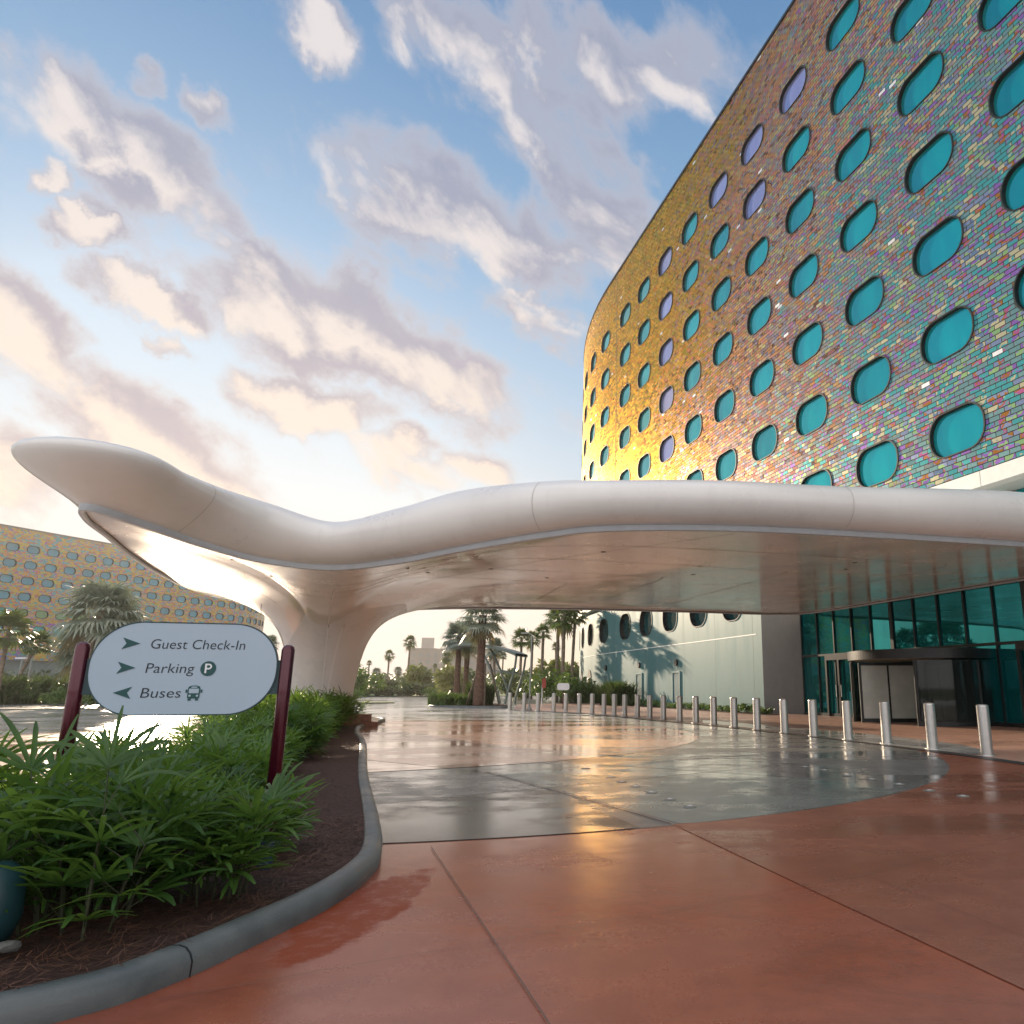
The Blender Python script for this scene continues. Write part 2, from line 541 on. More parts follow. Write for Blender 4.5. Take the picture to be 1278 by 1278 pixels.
def tile_mat(name, tw, th, left=False):
    """running-bond glazed tiles with a random glaze per tile; the palettes blend along the wall"""
    m, nt, p, _ = new_mat(name)
    N = NT(nt)
    uv = N.coord("UV")
    b = nt.nodes.new("ShaderNodeTexBrick")
    N.put(b.inputs["Vector"], uv)
    b.inputs["Color1"].default_value = (0, 0, 0, 1)
    b.inputs["Color2"].default_value = (1, 1, 1, 1)
    b.inputs["Mortar"].default_value = (0.5, 0.5, 0.5, 1)
    b.inputs["Scale"].default_value = 1.0
    b.inputs["Mortar Size"].default_value = 0.016 if not left else 0.0
    b.inputs["Mortar Smooth"].default_value = 0.2
    b.inputs["Brick Width"].default_value = tw
    b.inputs["Row Height"].default_value = th
    rnd, mort = b.outputs["Color"], b.outputs["Fac"]
    r = N.math("FRACT", N.math("MULTIPLY", N.xyz(rnd)[0], 7.31))
    r2 = N.math("FRACT", N.math("MULTIPLY", N.xyz(rnd)[0], 23.7))
    s, z, _z = N.xyz(uv)
    cl = N.noise(uv, 0.16, 4, 0.6, 0.8)
    cl2 = N.noise(N.mapping(uv, (1, 1.6, 1), loc=(31, 7, 0)), 0.55, 4, 0.6)
    rr = N.math("FRACT", N.math("ADD", N.math("MULTIPLY", r, 0.55), N.math("MULTIPLY", cl2, 1.15)))
    if left:
        k = N.math("ADD", N.math("MULTIPLY", N.math("SUBTRACT", 12.0, z), 0.05), N.math("MULTIPLY", N.math("SUBTRACT", cl, 0.5), 2.6))
        k = N.math("ADD", k, N.math("MULTIPLY", N.math("SUBTRACT", r2, 0.5), 0.4))
        c = N.mix(N.rng(k, 0.1, 0.4), N.ramp(rr, LEFTP, "CONSTANT"), N.ramp(rr, LEFTC, "CONSTANT"))
    else:
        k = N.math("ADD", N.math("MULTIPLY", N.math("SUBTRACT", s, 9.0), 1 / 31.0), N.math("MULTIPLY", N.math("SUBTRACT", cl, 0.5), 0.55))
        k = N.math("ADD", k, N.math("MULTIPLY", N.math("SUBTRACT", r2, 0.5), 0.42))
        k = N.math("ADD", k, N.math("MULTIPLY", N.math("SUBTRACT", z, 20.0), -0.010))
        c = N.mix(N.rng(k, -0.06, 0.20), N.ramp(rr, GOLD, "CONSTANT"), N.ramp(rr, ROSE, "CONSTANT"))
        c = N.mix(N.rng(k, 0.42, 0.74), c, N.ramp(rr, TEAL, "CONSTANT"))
    c = N.mix(N.math("MULTIPLY", N.noise(uv, 9.0, 3), 0.25), c, N.mix(0.5, c, (0.05, 0.05, 0.05)))
    if not left:
        c = N.mix(N.rng(N.math("FRACT", N.math("MULTIPLY", N.xyz(rnd)[0], 51.3)), 0.9955, 0.9965), c, (0.85, 0.83, 0.80))
    c = N.mix(mort, c, (0.02, 0.018, 0.016))
    N.put(p.inputs["Base Color"], c)
    if left:
        p.inputs["Metallic"].default_value = 0.2
    else:
        N.put(p.inputs["Metallic"], N.math("ADD", N.rng(k, 0.1, 0.6, 0.62, 0.30), N.math("MULTIPLY", r2, 0.25)))
    N.put(p.inputs["Specular Tint"], N.mix(0.30, N.mix(1.0, c, (1.45, 1.45, 1.45), "MULTIPLY"), (1.0, 0.86, 0.72)))
    N.put(p.inputs["Roughness"], N.rng(r2, 0.0, 1.0, 0.24, 0.44, False))
    p.inputs["Specular IOR Level"].default_value = 0.4
    # every glazed tile is slightly pillowed and sits a little differently
    h = N.math("ADD", N.math("MULTIPLY", N.math("SUBTRACT", 1.0, mort), 1.0), N.math("MULTIPLY", N.noise(uv, 7.0, 2), 0.5))
    # courses lap like shingles: each leans out towards its lower edge
    h = N.math("SUBTRACT", h, N.math("MULTIPLY", N.math("FRACT", N.math("DIVIDE", z, th)), 0.7))
    N.put(p.inputs["Normal"], N.bump(h, 0.5, 0.02))
    return m


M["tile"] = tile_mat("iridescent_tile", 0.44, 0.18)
M["tile_left"] = tile_mat("mosaic_tile", 0.9, 0.42, True)


def teal_wall_mat():
    m, nt, p, _ = new_mat("pale_teal_metal_cladding")
    N = NT(nt)
    co = N.coord()
    st = N.noise(N.mapping(co, (1.0, 1.0, 0.10)), 1.1, 3, 0.5)
    N.put(p.inputs["Base Color"], N.mix(N.rng(st, 0.3, 0.75), (0.052, 0.155, 0.165), (0.078, 0.19, 0.198)))
    N.put(p.inputs["Roughness"], N.rng(st, 0.3, 0.7, 0.45, 0.6))
    p.inputs["Specular IOR Level"].default_value = 0.25
    return m


M["teal_wall"] = teal_wall_mat()


def curb_mat():
    m, nt, p, _ = new_mat("damp_concrete_kerb")
    N = NT(nt)
    co = N.coord()
    a = N.noise(co, 2.2, 6, 0.65)
    f = N.noise(co, 70, 4, 0.7)
    c = N.mix(N.rng(a, 0.3, 0.7), (0.065, 0.078, 0.084), (0.120, 0.134, 0.138))
    c = N.mix(N.math("MULTIPLY", N.rng(f, 0.45, 0.8), 0.4), c, (0.08, 0.09, 0.09))
    N.put(p.inputs["Base Color"], c)
    N.put(p.inputs["Roughness"], N.rng(a, 0.3, 0.7, 0.32, 0.6))
    N.put(p.inputs["Normal"], N.bump(f, 0.35, 0.006))
    return m


M["curb"] = curb_mat()


def mulch_mat():
    m, nt, p, _ = new_mat("pine_straw_mulch")
    N = NT(nt)
    co = N.coord()
    f1 = N.noise(N.mapping(co, (6, 60, 6), (0, 0, 0.6)), 1.0, 5, 0.7, 1.5)
    f2 = N.noise(N.mapping(co, (60, 7, 6), (0, 0, 0.3)), 1.0, 5, 0.7, 1.5)
    f = N.math("MAXIMUM", f1, f2)
    N.put(p.inputs["Base Color"], N.ramp(f, [(0.35, (0.008, 0.004, 0.003)), (0.55, (0.045, 0.016, 0.010)), (0.72, (0.11, 0.045, 0.028))]))
    p.inputs["Roughness"].default_value = 0.85
    N.put(p.inputs["Normal"], N.bump(f, 0.9, 0.03))
    return m


M["mulch"] = mulch_mat()
M["needle"] = leaf_mat("pine_needle", (0.035, 0.013, 0.008), (0.13, 0.055, 0.032), rough=0.6, trans=0.0)
M["grass"] = mat("lawn", (0.055, 0.11, 0.018), 0.8, var=0.35, scale=1.5, bump=0.5, bscale=30)

M["road"] = wet_mat("wet_pale_concrete", (0.37, 0.36, 0.345), (0.46, 0.45, 0.43), 0.05, 0.22, 0.55, 0.05)
M["slate"] = wet_mat("wet_slate_concrete", (0.105, 0.105, 0.105), (0.165, 0.162, 0.158), 0.11, 0.36, 0.52, 0.08)
M["slate_b"] = wet_mat("wet_slate_concrete_dark", (0.045, 0.046, 0.048), (0.070, 0.070, 0.069), 0.13, 0.40, 0.47, 0.07)
M["slate_c"] = wet_mat("wet_green_slate_concrete", (0.11, 0.13, 0.125), (0.17, 0.19, 0.18), 0.09, 0.32, 0.54, 0.07)
M["rose"] = wet_mat("wet_coral_concrete", (0.47, 0.30, 0.23), (0.58, 0.38, 0.28), 0.05, 0.22, 0.54, 0.05)
M["red"] = wet_mat("wet_terracotta_concrete", (0.235, 0.058, 0.029), (0.305, 0.082, 0.043), 0.12, 0.30, 0.53, 0.12,
                   patch=(-1.62, 4.72, 0.24, 0.95, 0.07, (0.22, 0.045, 0.016)))
M["red_b"] = wet_mat("wet_russet_concrete", (0.20, 0.062, 0.035), (0.26, 0.088, 0.050), 0.13, 0.38, 0.54, 0.14)
M["walk"] = wet_mat("pink_paving", (0.34, 0.19, 0.14), (0.42, 0.25, 0.19), 0.22, 0.5, 0.60, 0.10)
M["far_ground"] = mat("far_ground", (0.10, 0.12, 0.06), 0.9, var=0.3, scale=0.05)

# ------------------------------------------------------------------ light and sky
SUN_AZ, SUN_EL = radians(-34.0), radians(13.0)
SUN = Vector((sin(SUN_AZ) * cos(SUN_EL), cos(SUN_AZ) * cos(SUN_EL), sin(SUN_EL)))
sl = bpy.data.lights.new("sun", "SUN")
sl.energy = 4.8
sl.angle = radians(0.6)
sl.color = (1.0, 0.80, 0.58)
so = bpy.data.objects.new("sun", sl)
so.rotation_euler = SUN.to_track_quat("Z", "Y").to_euler()
link(so)

W = bpy.data.worlds.new("World")
SC.world = W
W.use_nodes = True
wn = W.node_tree
wn.nodes.clear()
N = NT(wn)
wo = wn.nodes.new("ShaderNodeOutputWorld")
bg = wn.nodes.new("ShaderNodeBackground")
wn.links.new(bg.outputs[0], wo.inputs[0])
sky = wn.nodes.new("ShaderNodeTexSky")
sky.sky_type = "NISHITA"
sky.sun_disc = False
sky.sun_elevation = SUN_EL
sky.sun_rotation = SUN_AZ
sky.air_density = 1.0
sky.dust_density = 1.4
sky.ozone_density = 2.0
SKYK = 0.10
dirv = N.coord("Generated")
dx, dy, dz = N.xyz(dirv)
az = N.math("MULTIPLY", N.math("ARCTAN2", dx, dy), 180 / pi)
el = N.math("MULTIPLY", N.math("ARCSINE", dz), 180 / pi)
# cloud banks laid out on the dome in degrees (azimuth, elevation, half-length, half-width, tilt, weight)
def azel(x, y):
    X, Y, Z = ray(x, y)
    return math.degrees(atan2(X, Y)), math.degrees(atan2(Z, hypot(X, Y)))


BANKS = []
for x0, y0, x1, y1, wd, k in ((20, 110, 290, 270, 4.2, 1.0), (75, 285, 145, 295, 1.7, 1.0), (55, 222, 80, 235, 1.3, 0.9),
                              (165, 95, 190, 112, 1.5, 0.9), (240, 130, 280, 150, 1.7, 0.9), (120, 350, 250, 385, 2.3, 1.0),
                              (230, 310, 650, 495, 4.6, 1.15), (300, 480, 460, 515, 2.8, 1.0), (390, 190, 760, 330, 5.0, 0.95),
                              (650, 140, 800, 330, 4.5, 0.85), (385, 0, 440, 60, 2.6, 0.95), (480, 20, 930, 90, 5.0, 0.9), (700, 170, 800, 260, 4.0, 0.7),
                              (-40, 330, 45, 440, 3.6, 1.1), (40, 460, 300, 610, 4.0, 1.0), (-60, 560, 60, 620, 3.5, 0.9),
                              (430, 560, 640, 590, 2.4, 0.8), (600, 350, 720, 420, 2.6, 0.8), (180, 412, 215, 430, 1.2, 0.9)):
    a0, e0 = azel(x0, y0)
    a1, e1 = azel(x1, y1)
    BANKS.append(((a0 + a1) / 2, (e0 + e1) / 2, hypot(a1 - a0, e1 - e0) / 2 + wd, wd, math.degrees(atan2(e1 - e0, a1 - a0)), k))
P2 = N.comb(az, el, 0.0)
wob = N.noise(P2, 0.16, 6, 0.62, 0.0, True)
wv = N.vmath("SCALE", N.vmath("SUBTRACT", wob, (0.5, 0.5, 0.5)), s=7.0)
Pw = N.vmath("ADD", P2, wv)


def bank_field(P):
    acc = None
    for a, e, L, wd, rot, k in BANKS:
        v = N.vmath("SUBTRACT", P, (a, e, 0))
        v = N.mapping(v, (1, 1, 0), (0, 0, -radians(rot)))
        v = N.vmath("MULTIPLY", v, (1 / L, 1 / wd, 0))
        g = N.math("MULTIPLY", N.rng(N.vmath("LENGTH", v), 1.35, 0.15), k)
        acc = g if acc is None else N.math("MAXIMUM", acc, g)
    return acc


field = bank_field(Pw)
# dome noise for the puffs themselves, sampled once here and once a little nearer the sun for the lit rims
puff = N.mapping(N.mapping(P2, (1, 1, 1), (0, 0, radians(33))), (0.62, 1.15, 1))
n0 = N.noise(puff, 0.20, 10, 0.57, 0.3)
s0 = N.noise(puff, 0.20, 5.0, 0.55, 0.3)
s1 = N.noise(N.vmath("ADD", puff, (-0.2, -1.5, 0)), 0.20, 5.0, 0.55, 0.3)
field1 = bank_field(N.vmath("ADD", Pw, (-1.6, -2.6, 0)))
dens = N.math("ADD", N.math("MULTIPLY", field, 0.74), N.math("MULTIPLY", N.math("SUBTRACT", n0, 0.5), 1.5))
mask = N.rng(dens, 0.14, 0.64)
lit = N.math("ADD", N.math("MULTIPLY", N.math("SUBTRACT", s0, s1), 2.0), N.math("SUBTRACT", field, field1))
lit = N.rng(lit, -0.02, 0.78)
lit = N.math("MAXIMUM", lit, N.math("MULTIPLY", N.rng(dens, 0.75, 0.30), 0.45))
warm = N.rng(el, 42, 8)
c_lit = N.mix(warm, (0.78, 0.72, 0.71), (0.93, 0.77, 0.63))
c_sh = N.mix(warm, (0.33, 0.36, 0.47), (0.58, 0.48, 0.49))
cc = N.mix(lit, c_sh, c_lit)
# sky: the physical sky, its aureole softened by thin high haze that the low sun lights
sund = N.vmath("DOT_PRODUCT", dirv, tuple(SUN))
near = N.rng(sund, 0.35, 1.0)
phys = N.vmath("SCALE", sky.outputs[0], s=SKYK)
phys = N.mix(1.0, phys, (1.0, 0.97, 0.92), "DARKEN")
elk = N.math("DIVIDE", N.math("MAXIMUM", el, 0.0), 60.0, None, True)
g_sun = N.ramp(elk, [(0.0, (0.86, 0.66, 0.56)), (0.10, (0.90, 0.76, 0.65)), (0.22, (0.74, 0.79, 0.82)), (0.36, (0.52, 0.68, 0.84)),
                     (0.52, (0.30, 0.51, 0.76)), (0.74, (0.16, 0.34, 0.60)), (1.0, (0.10, 0.24, 0.50))])
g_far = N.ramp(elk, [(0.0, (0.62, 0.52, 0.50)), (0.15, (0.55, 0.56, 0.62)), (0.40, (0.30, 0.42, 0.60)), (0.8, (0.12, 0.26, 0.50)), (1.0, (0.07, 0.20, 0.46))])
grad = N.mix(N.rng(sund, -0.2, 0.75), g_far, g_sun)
skyc = N.mix(0.72, phys, grad)
# unseen bright patch added to the sky overhead and behind the viewer as fill
sky_fill = N.math("MAXIMUM", N.rng(dy, 0.05, -0.45), N.rng(el, 54, 72))
skyc = N.mix(N.math("MULTIPLY", sky_fill, N.rng(N.noise(dirv, 1.6, 4), 0.15, 0.5)), skyc, (1.34, 1.31, 1.29))
vis = N.math("MULTIPLY", mask, N.rng(el, 3, 9))
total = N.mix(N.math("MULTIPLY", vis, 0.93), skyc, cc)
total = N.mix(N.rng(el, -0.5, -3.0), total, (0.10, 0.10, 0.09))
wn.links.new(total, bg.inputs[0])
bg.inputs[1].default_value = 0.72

SC.view_settings.view_transform = "Standard"
SC.view_settings.look = "None"
SC.view_settings.exposure = 0.58
SC.view_settings.gamma = 1.0
SC.render.engine = "CYCLES"
SC.cycles.use_denoising = True
SC.cycles.max_bounces = 7
SC.cycles.diffuse_bounces = 4
SC.cycles.glossy_bounces = 4
SC.cycles.transparent_max_bounces = 12
SC.cycles.sample_clamp_indirect = 5.0
SC.cycles.caustics_reflective = True
SC.cycles.blur_glossy = 1.0
SC.cycles.caustics_refractive = False

# ================================================================== SETTING: ground
def disc_sheet(c, R, z, n=96):
    m = MB()
    i0 = [m.vert((c[0] + R * cos(2 * pi * k / n), c[1] + R * sin(2 * pi * k / n), z)) for k in range(n)]
    m.face(i0)
    return m


def poly_sheet(poly, z):
    m = MB()
    m.face([m.vert((x, y, z)) for x, y in poly])
    return m


g = MB()
g.quad((-2500, -600, -0.05), (2500, -600, -0.05), (2500, 4000, -0.05), (-2500, 4000, -0.05))
tag(g.build("ground", M["far_ground"]), kind="structure")
g = MB()
g.quad((-70, -25, 0), (70, -25, 0), (70, 118, 0), (-70, 118, 0))
tag(g.build("road", M["road"]), kind="structure")

DC, DR = (-4.0, 16.0), 9.65
KERB_LINE = [(-7.5, 42.6), (-6.2, 40.6), (-4.2, 38.6), (-2.7, 36.6), (-1.4, 33.8), (-0.25, 30.9), (0.85, 28.4), (1.9, 26.2), (2.95, 23.8),
             (3.9, 21.1), (4.8, 18.6), (5.55, 16.1), (6.15, 13.7), (6.6, 11.0), (6.95, 7.5), (7.1, 3.0), (7.15, -4.0)]
# terracotta foreground: everything nearer than the slate circle
arc = [(DC[0] + DR * cos(a), DC[1] + DR * sin(a)) for a in [radians(-88 + k * (88 + 10) / 40) for k in range(41)]]
RED = [(-12, -8), (-12, 2.0), (-4.2, 4.2), (-2.2, 6.36)] + arc[3:] + [(6.15, 17.6), (7.4, 15.0), (8.2, 3), (8.2, -8)]
tag(poly_sheet(RED, 0.004).build("terracotta_paving", M["red"]), kind="structure")
# slab right of the long control joint, a browner pour
A0, A1 = (0.30, 7.41), (1.04, 5.2)
RB = [(0.30, 7.43), (1.06, 5.2), (2.6, 0.8), (4.4, -4.0), (8.1, -6), (8.1, 3), (7.3, 15.0), (6.05, 17.5), (5.60, 16.9)] + arc[::-1][6:24]
RB = [p for p in RB if p[1] < 17.6]
rb = [(0.30, 7.43), (1.06, 5.2), (2.6, 0.8), (4.4, -4.0), (8.1, -6), (8.1, 3), (7.3, 15.0), (6.05, 17.4)]
rb += [q for q in arc[::-1] if q[0] > 0.45 and q[1] < 17.2]
tag(poly_sheet(rb, 0.008).build("russet_paving", M["red_b"]), kind="structure")
tag(disc_sheet(DC, DR, 0.006).build("slate_circle", M["slate"]), kind="structure")
# darker pour between two joints in the slate circle
wedge = [(-2.85, 8.6), (-1.2, 9.9), (-0.02, 7.27)]
wedge += [(DC[0] + DR * cos(a) * 0.9985, DC[1] + DR * sin(a) * 0.9985) for a in [radians(-66 - k * 1.6) for k in range(12)]]
tag(poly_sheet(wedge, 0.010).build("slate_slab", M["slate_b"]), kind="structure")
tag(poly_sheet([(0.36, 7.46), (-2.2, 11.66), (0.2, 13.15), (1.6, 11.9), (2.95, 10.45)] + [(DC[0] + DR * cos(radians(a)) * 0.9985, DC[1] + DR * sin(radians(a)) * 0.9985) for a in (-42, -45, -48, -51, -54, -57, -60, -62)], 0.0085).build("green_slate_slab", M["slate_c"]), kind="structure")
tag(disc_sheet((-7.8, 20.3), 9.3, 0.011).build("coral_circle", M["rose"]), kind="structure")

# pavement between the kerb line and the building
kl = catmull(KERB_LINE, 4)
walk = [(x + 0.30, y + 0.10) for x, y in kl] + [(40, -4), (40, 60), (-5.5, 60), (-9, 55)]
tag(poly_sheet(walk, 0.014).build("pavement", M["walk"]), kind="structure")
arc2 = [(x, y) for x, y in [(DC[0] + 10.6 * cos(radians(a)), DC[1] + 10.6 * sin(radians(a))) for a in range(2, 90, 2)]]
gd = MB()
for i in range(len(kl) - 1):
    (x0, y0), (x1, y1) = kl[i], kl[i + 1]
    t = Vector((x1 - x0, y1 - y0, 0)).normalized()
    nn = Vector((-t.y, t.x, 0))
    a, b = Vector((x0, y0, 0.016)), Vector((x1, y1, 0.016))
    gd.quad(a, b, b + nn * 0.30, a + nn * 0.30)
tag(gd.build("gutter", mat("dark_trench_grating", (0.045, 0.045, 0.048), 0.45, 0.2, var=0.3, scale=14)), kind="structure")
# slate apron that carries the circle's edge across the pavement
ap = [(4.9, 19.0), (5.6, 16.6), (6.35, 14.6), (6.9, 15.2), (7.15, 17.0), (6.7, 19.4), (5.6, 22.4), (4.2, 25.6), (3.2, 28.0), (2.4, 29.4), (2.2, 27.2), (3.35, 24.2), (4.25, 21.2)]
tag(poly_sheet([(x, y) for x, y in ap], 0.018).build("grey_paving_band", M["road"]), kind="structure")

jn = MB()


def joint(p, q, w=0.012, z=0.0135):
    p, q = Vector((p[0], p[1], z)), Vector((q[0], q[1], z))
    t = (q - p).normalized()
    n_ = Vector((-t.y, t.x, 0)) * w * 0.5
    jn.quad(p - n_, q - n_, q + n_, p + n_)


joint((-1.70, 6.40), (0.55, 1.05), 0.006)
joint((-2.0, 3.42), (-0.87, 4.07), 0.003)
joint((-0.81, 4.11), (1.55, 5.5), 0.003)
joint((1.55, 5.5), (5.6, 8.6), 0.003)
joint((-2.35, 11.75), (0.28, 7.43), 0.022)
joint((-2.91, 8.61), (0.6, 11.4), 0.018)
joint((0.6, 11.4), (3.6, 13.7), 0.018)
joint((-3.6, 10.9), (-2.27, 11.68), 0.018)
joint((-2.27, 11.68), (0.2, 13.2), 0.018)
joint((-1.1, 13.1), (3.1, 10.5), 0.018)
joint((0.2, 13.2), (4.4, 16.4), 0.018)
joint((-5.6, 14.2), (-2.35, 11.75), 0.018)
joint((2.2, 9.1), (6.6, 5.2), 0.003)
joint((3.9, 11.0), (7.0, 9.0), 0.003)
joint((1.55, 5.5), (3.9, -1.5), 0.003)
tag(jn.build("paving_joint", M["joint"]), kind="structure")

# lawn verges on the far side of the drive
tag(poly_sheet([(-90, 55), (-46, 56), (-44, 70), (-41, 84), (-62, 112), (-120, 100)], 0.06).build("lawn", M["grass"]), kind="structure")
tag(poly_sheet([(-62, 112), (-41, 100), (-14, 104), (-4, 84), (10, 90), (30, 140), (-80, 160)], 0.06).build("far_lawn", M["grass"]), kind="structure")
tag(poly_sheet([(-30, 55.5), (-19.5, 60), (-21, 64.5), (-29, 62)], 0.07).build("grass_island", M["grass"]), kind="structure")

# ================================================================== planting bed with kerb
BED_R = [(-6.2, 1.2), (-4.2, 1.9), (-3.0, 2.62), (-2.26, 3.23), (-2.05, 3.60), (-1.93, 4.14), (-1.83, 4.74), (-1.84, 5.38), (-1.98, 6.04),
         (-2.51, 7.49), (-3.95, 11.18), (-6.1, 17.0), (-7.4, 20.1), (-8.5, 23.2), (-9.1, 26.0), (-9.6, 28.6), (-10.6, 30.0), (-12.2, 30.2),
         (-13.3, 28.6), (-13.4, 26.4), (-12.6, 23.6), (-11.0, 19.8), (-9.2, 16.0), (-7.4, 12.4), (-5.9, 9.4), (-5.0, 7.0), (-4.75, 5.0), (-5.0, 3.4), (-6.6, 2.4)]
kp = catmull(BED_R, 6, True)
PROF = [(0.0, 0.0), (0.004, 0.065), (-0.012, 0.098), (-0.04, 0.120), (-0.08, 0.126), (-0.125, 0.122), (-0.138, 0.112), (-0.142, 0.04)]


def kerb_mesh(path, name, mats, parent=None, prof=PROF, close=True):
    m = MB()
    k = len(path)
    q = len(prof)
    # orientation: outward is to the right of travel for a counter-clockwise loop
    area = sum(path[i][0] * path[(i + 1) % k][1] - path[(i + 1) % k][0] * path[i][1] for i in range(k))
    sg = 1 if area > 0 else -1
    for i in range(k):
        a, b = path[i - 1], path[(i + 1) % k]
        t = Vector((b[0] - a[0], b[1] - a[1], 0)).normalized()
        o = Vector((t.y, -t.x, 0)) * sg
        for u, z in prof:
            m.vert((path[i][0] + o.x * u, path[i][1] + o.y * u, z))
    for i in range(k if close else k - 1):
        j = (i + 1) % k
        for e in range(q - 1):
            m.face((i * q + e, j * q + e, j * q + e + 1, i * q + e + 1))
    return m.build(name, mats, parent, smooth=True)


bed = empty("planting_bed", (-2.9, 5.0, 0))
tag(bed, "long kerbed planting bed of pine straw running back to the canopy column", "planting bed")
kerb_mesh([(x + 2.9, y - 5.0) for x, y in kp], "kerb", M["curb"], bed)
mm = MB()
ins = []
kk = len(kp)
for i in range(kk):
    a, b = kp[i - 1], kp[(i + 1) % kk]
    t = Vector((b[0] - a[0], b[1] - a[1], 0)).normalized()
    ins.append((kp[i][0] - t.y * 0.137 + 2.9, kp[i][1] + t.x * 0.137 - 5.0))
mm.face([mm.vert((x, y, 0.105)) for x, y in ins])
mm.build("mulch", M["mulch"], bed)
kj = MB()
for idx in (25,):
    x, y = kp[idx]
    a, b = kp[idx - 1], kp[idx + 1]
    t = Vector((b[0] - a[0], b[1] - a[1], 0)).normalized()
    o = Vector((t.y, -t.x, 0))
    for e in range(len(PROF) - 2):
        p0 = Vector((x - 0 + 2.9, y - 5.0, 0)) + o * (PROF[e][0] + 0.002) + Vector((0, 0, PROF[e][1] + 0.002))
        p1 = Vector((x + 2.9, y - 5.0, 0)) + o * (PROF[e + 1][0] + 0.002) + Vector((0, 0, PROF[e + 1][1] + 0.002))
        kj.quad(p0 - t * 0.004, p0 + t * 0.004, p1 + t * 0.004, p1 - t * 0.004)
kj.build("kerb_joint", M["frame"], bed)

# loose pine straw over the bed
rng = random.Random(3)
ns = MB()
cnt = 0
poly_in = [(x - 2.9, y + 5.0) for x, y in ins]
while cnt < 16000:
    if cnt < 13000:
        x, y = rng.uniform(-4.6, -1.9), rng.uniform(2.2, 7.2)
    else:
        x, y = rng.uniform(-7, -2.2), rng.uniform(7, 16)
    if not inside((x, y), poly_in):
        continue
    cnt += 1
    a = rng.uniform(0, 2 * pi)
    L = rng.uniform(0.05, 0.13)
    w = rng.uniform(0.0010, 0.0020)
    z = 0.108 + rng.random() ** 2 * 0.035
    tilt = rng.uniform(-0.25, 0.35)
    d = Vector((cos(a), sin(a), tilt)) * L
    s = Vector((-sin(a), cos(a), 0.3)) * w
    p = Vector((x, y, z))
    md = p + d * 0.5 + Vector((0, 0, rng.uniform(-0.005, 0.012))) + s * rng.uniform(-6, 6)
    ns.quad(p - s, p + s, md + s, md - s)
    ns.quad(md - s, md + s, p + d + s * 0.4, p + d - s * 0.4)
tag(ns.build("pine_straw", M["needle"]), kind="stuff")

# brick kerb block beyond the bed
bk = empty("brick_block", (-9.15, 24.6, 0), 0.3)
tag(bk, "low brown brick block with a slab on top beside the column base", "brick block")
b_ = MB()
b_.box(-0.55, 0.62, -0.5, 0.5, 0, 0.17)
b_.build("base_course", M["brick"], bk)
b_ = MB()
b_.box(-0.42, 0.40, -0.34, 0.34, 0.17, 0.40)
b_.build("upper_course", M["brick"], bk)

# ================================================================== hotel towers
def cell_ring(sc, zc, sa, sb, za, zb, a, b, r, extra=36):
    """directions around a porthole that hit every corner of its cell; returns (outer, inner) rings"""
    angs = [2 * pi * k / extra + 0.01 for k in range(extra)]
    for s_, z_ in ((sa, za), (sa, zb), (sb, za), (sb, zb)):
        angs.append(atan2(z_ - zc, s_ - sc) % (2 * pi))
    angs = sorted(angs)
    outer, inner = [], []
    for t in angs:
        ct, st = cos(t), sin(t)
        k1 = ((sb - sc) / ct) if ct > 1e-9 else ((sa - sc) / ct if ct < -1e-9 else 1e9)
        k2 = ((zb - zc) / st) if st > 1e-9 else ((za - zc) / st if st < -1e-9 else 1e9)
        k = min(k1, k2)
        outer.append((sc + ct * k, zc + st * k))
        lo, hi = 0.0, a + b
        for _ in range(26):
            md = (lo + hi) / 2
            qx, qz = abs(ct * md) - (a - r), abs(st * md) - (b - r)
            sd = hypot(max(qx, 0), max(qz, 0)) + min(max(qx, qz), 0) - r
            if sd < 0:
                lo = md
            else:
                hi = md
        inner.append((ct * lo, st * lo))
    return outer, inner


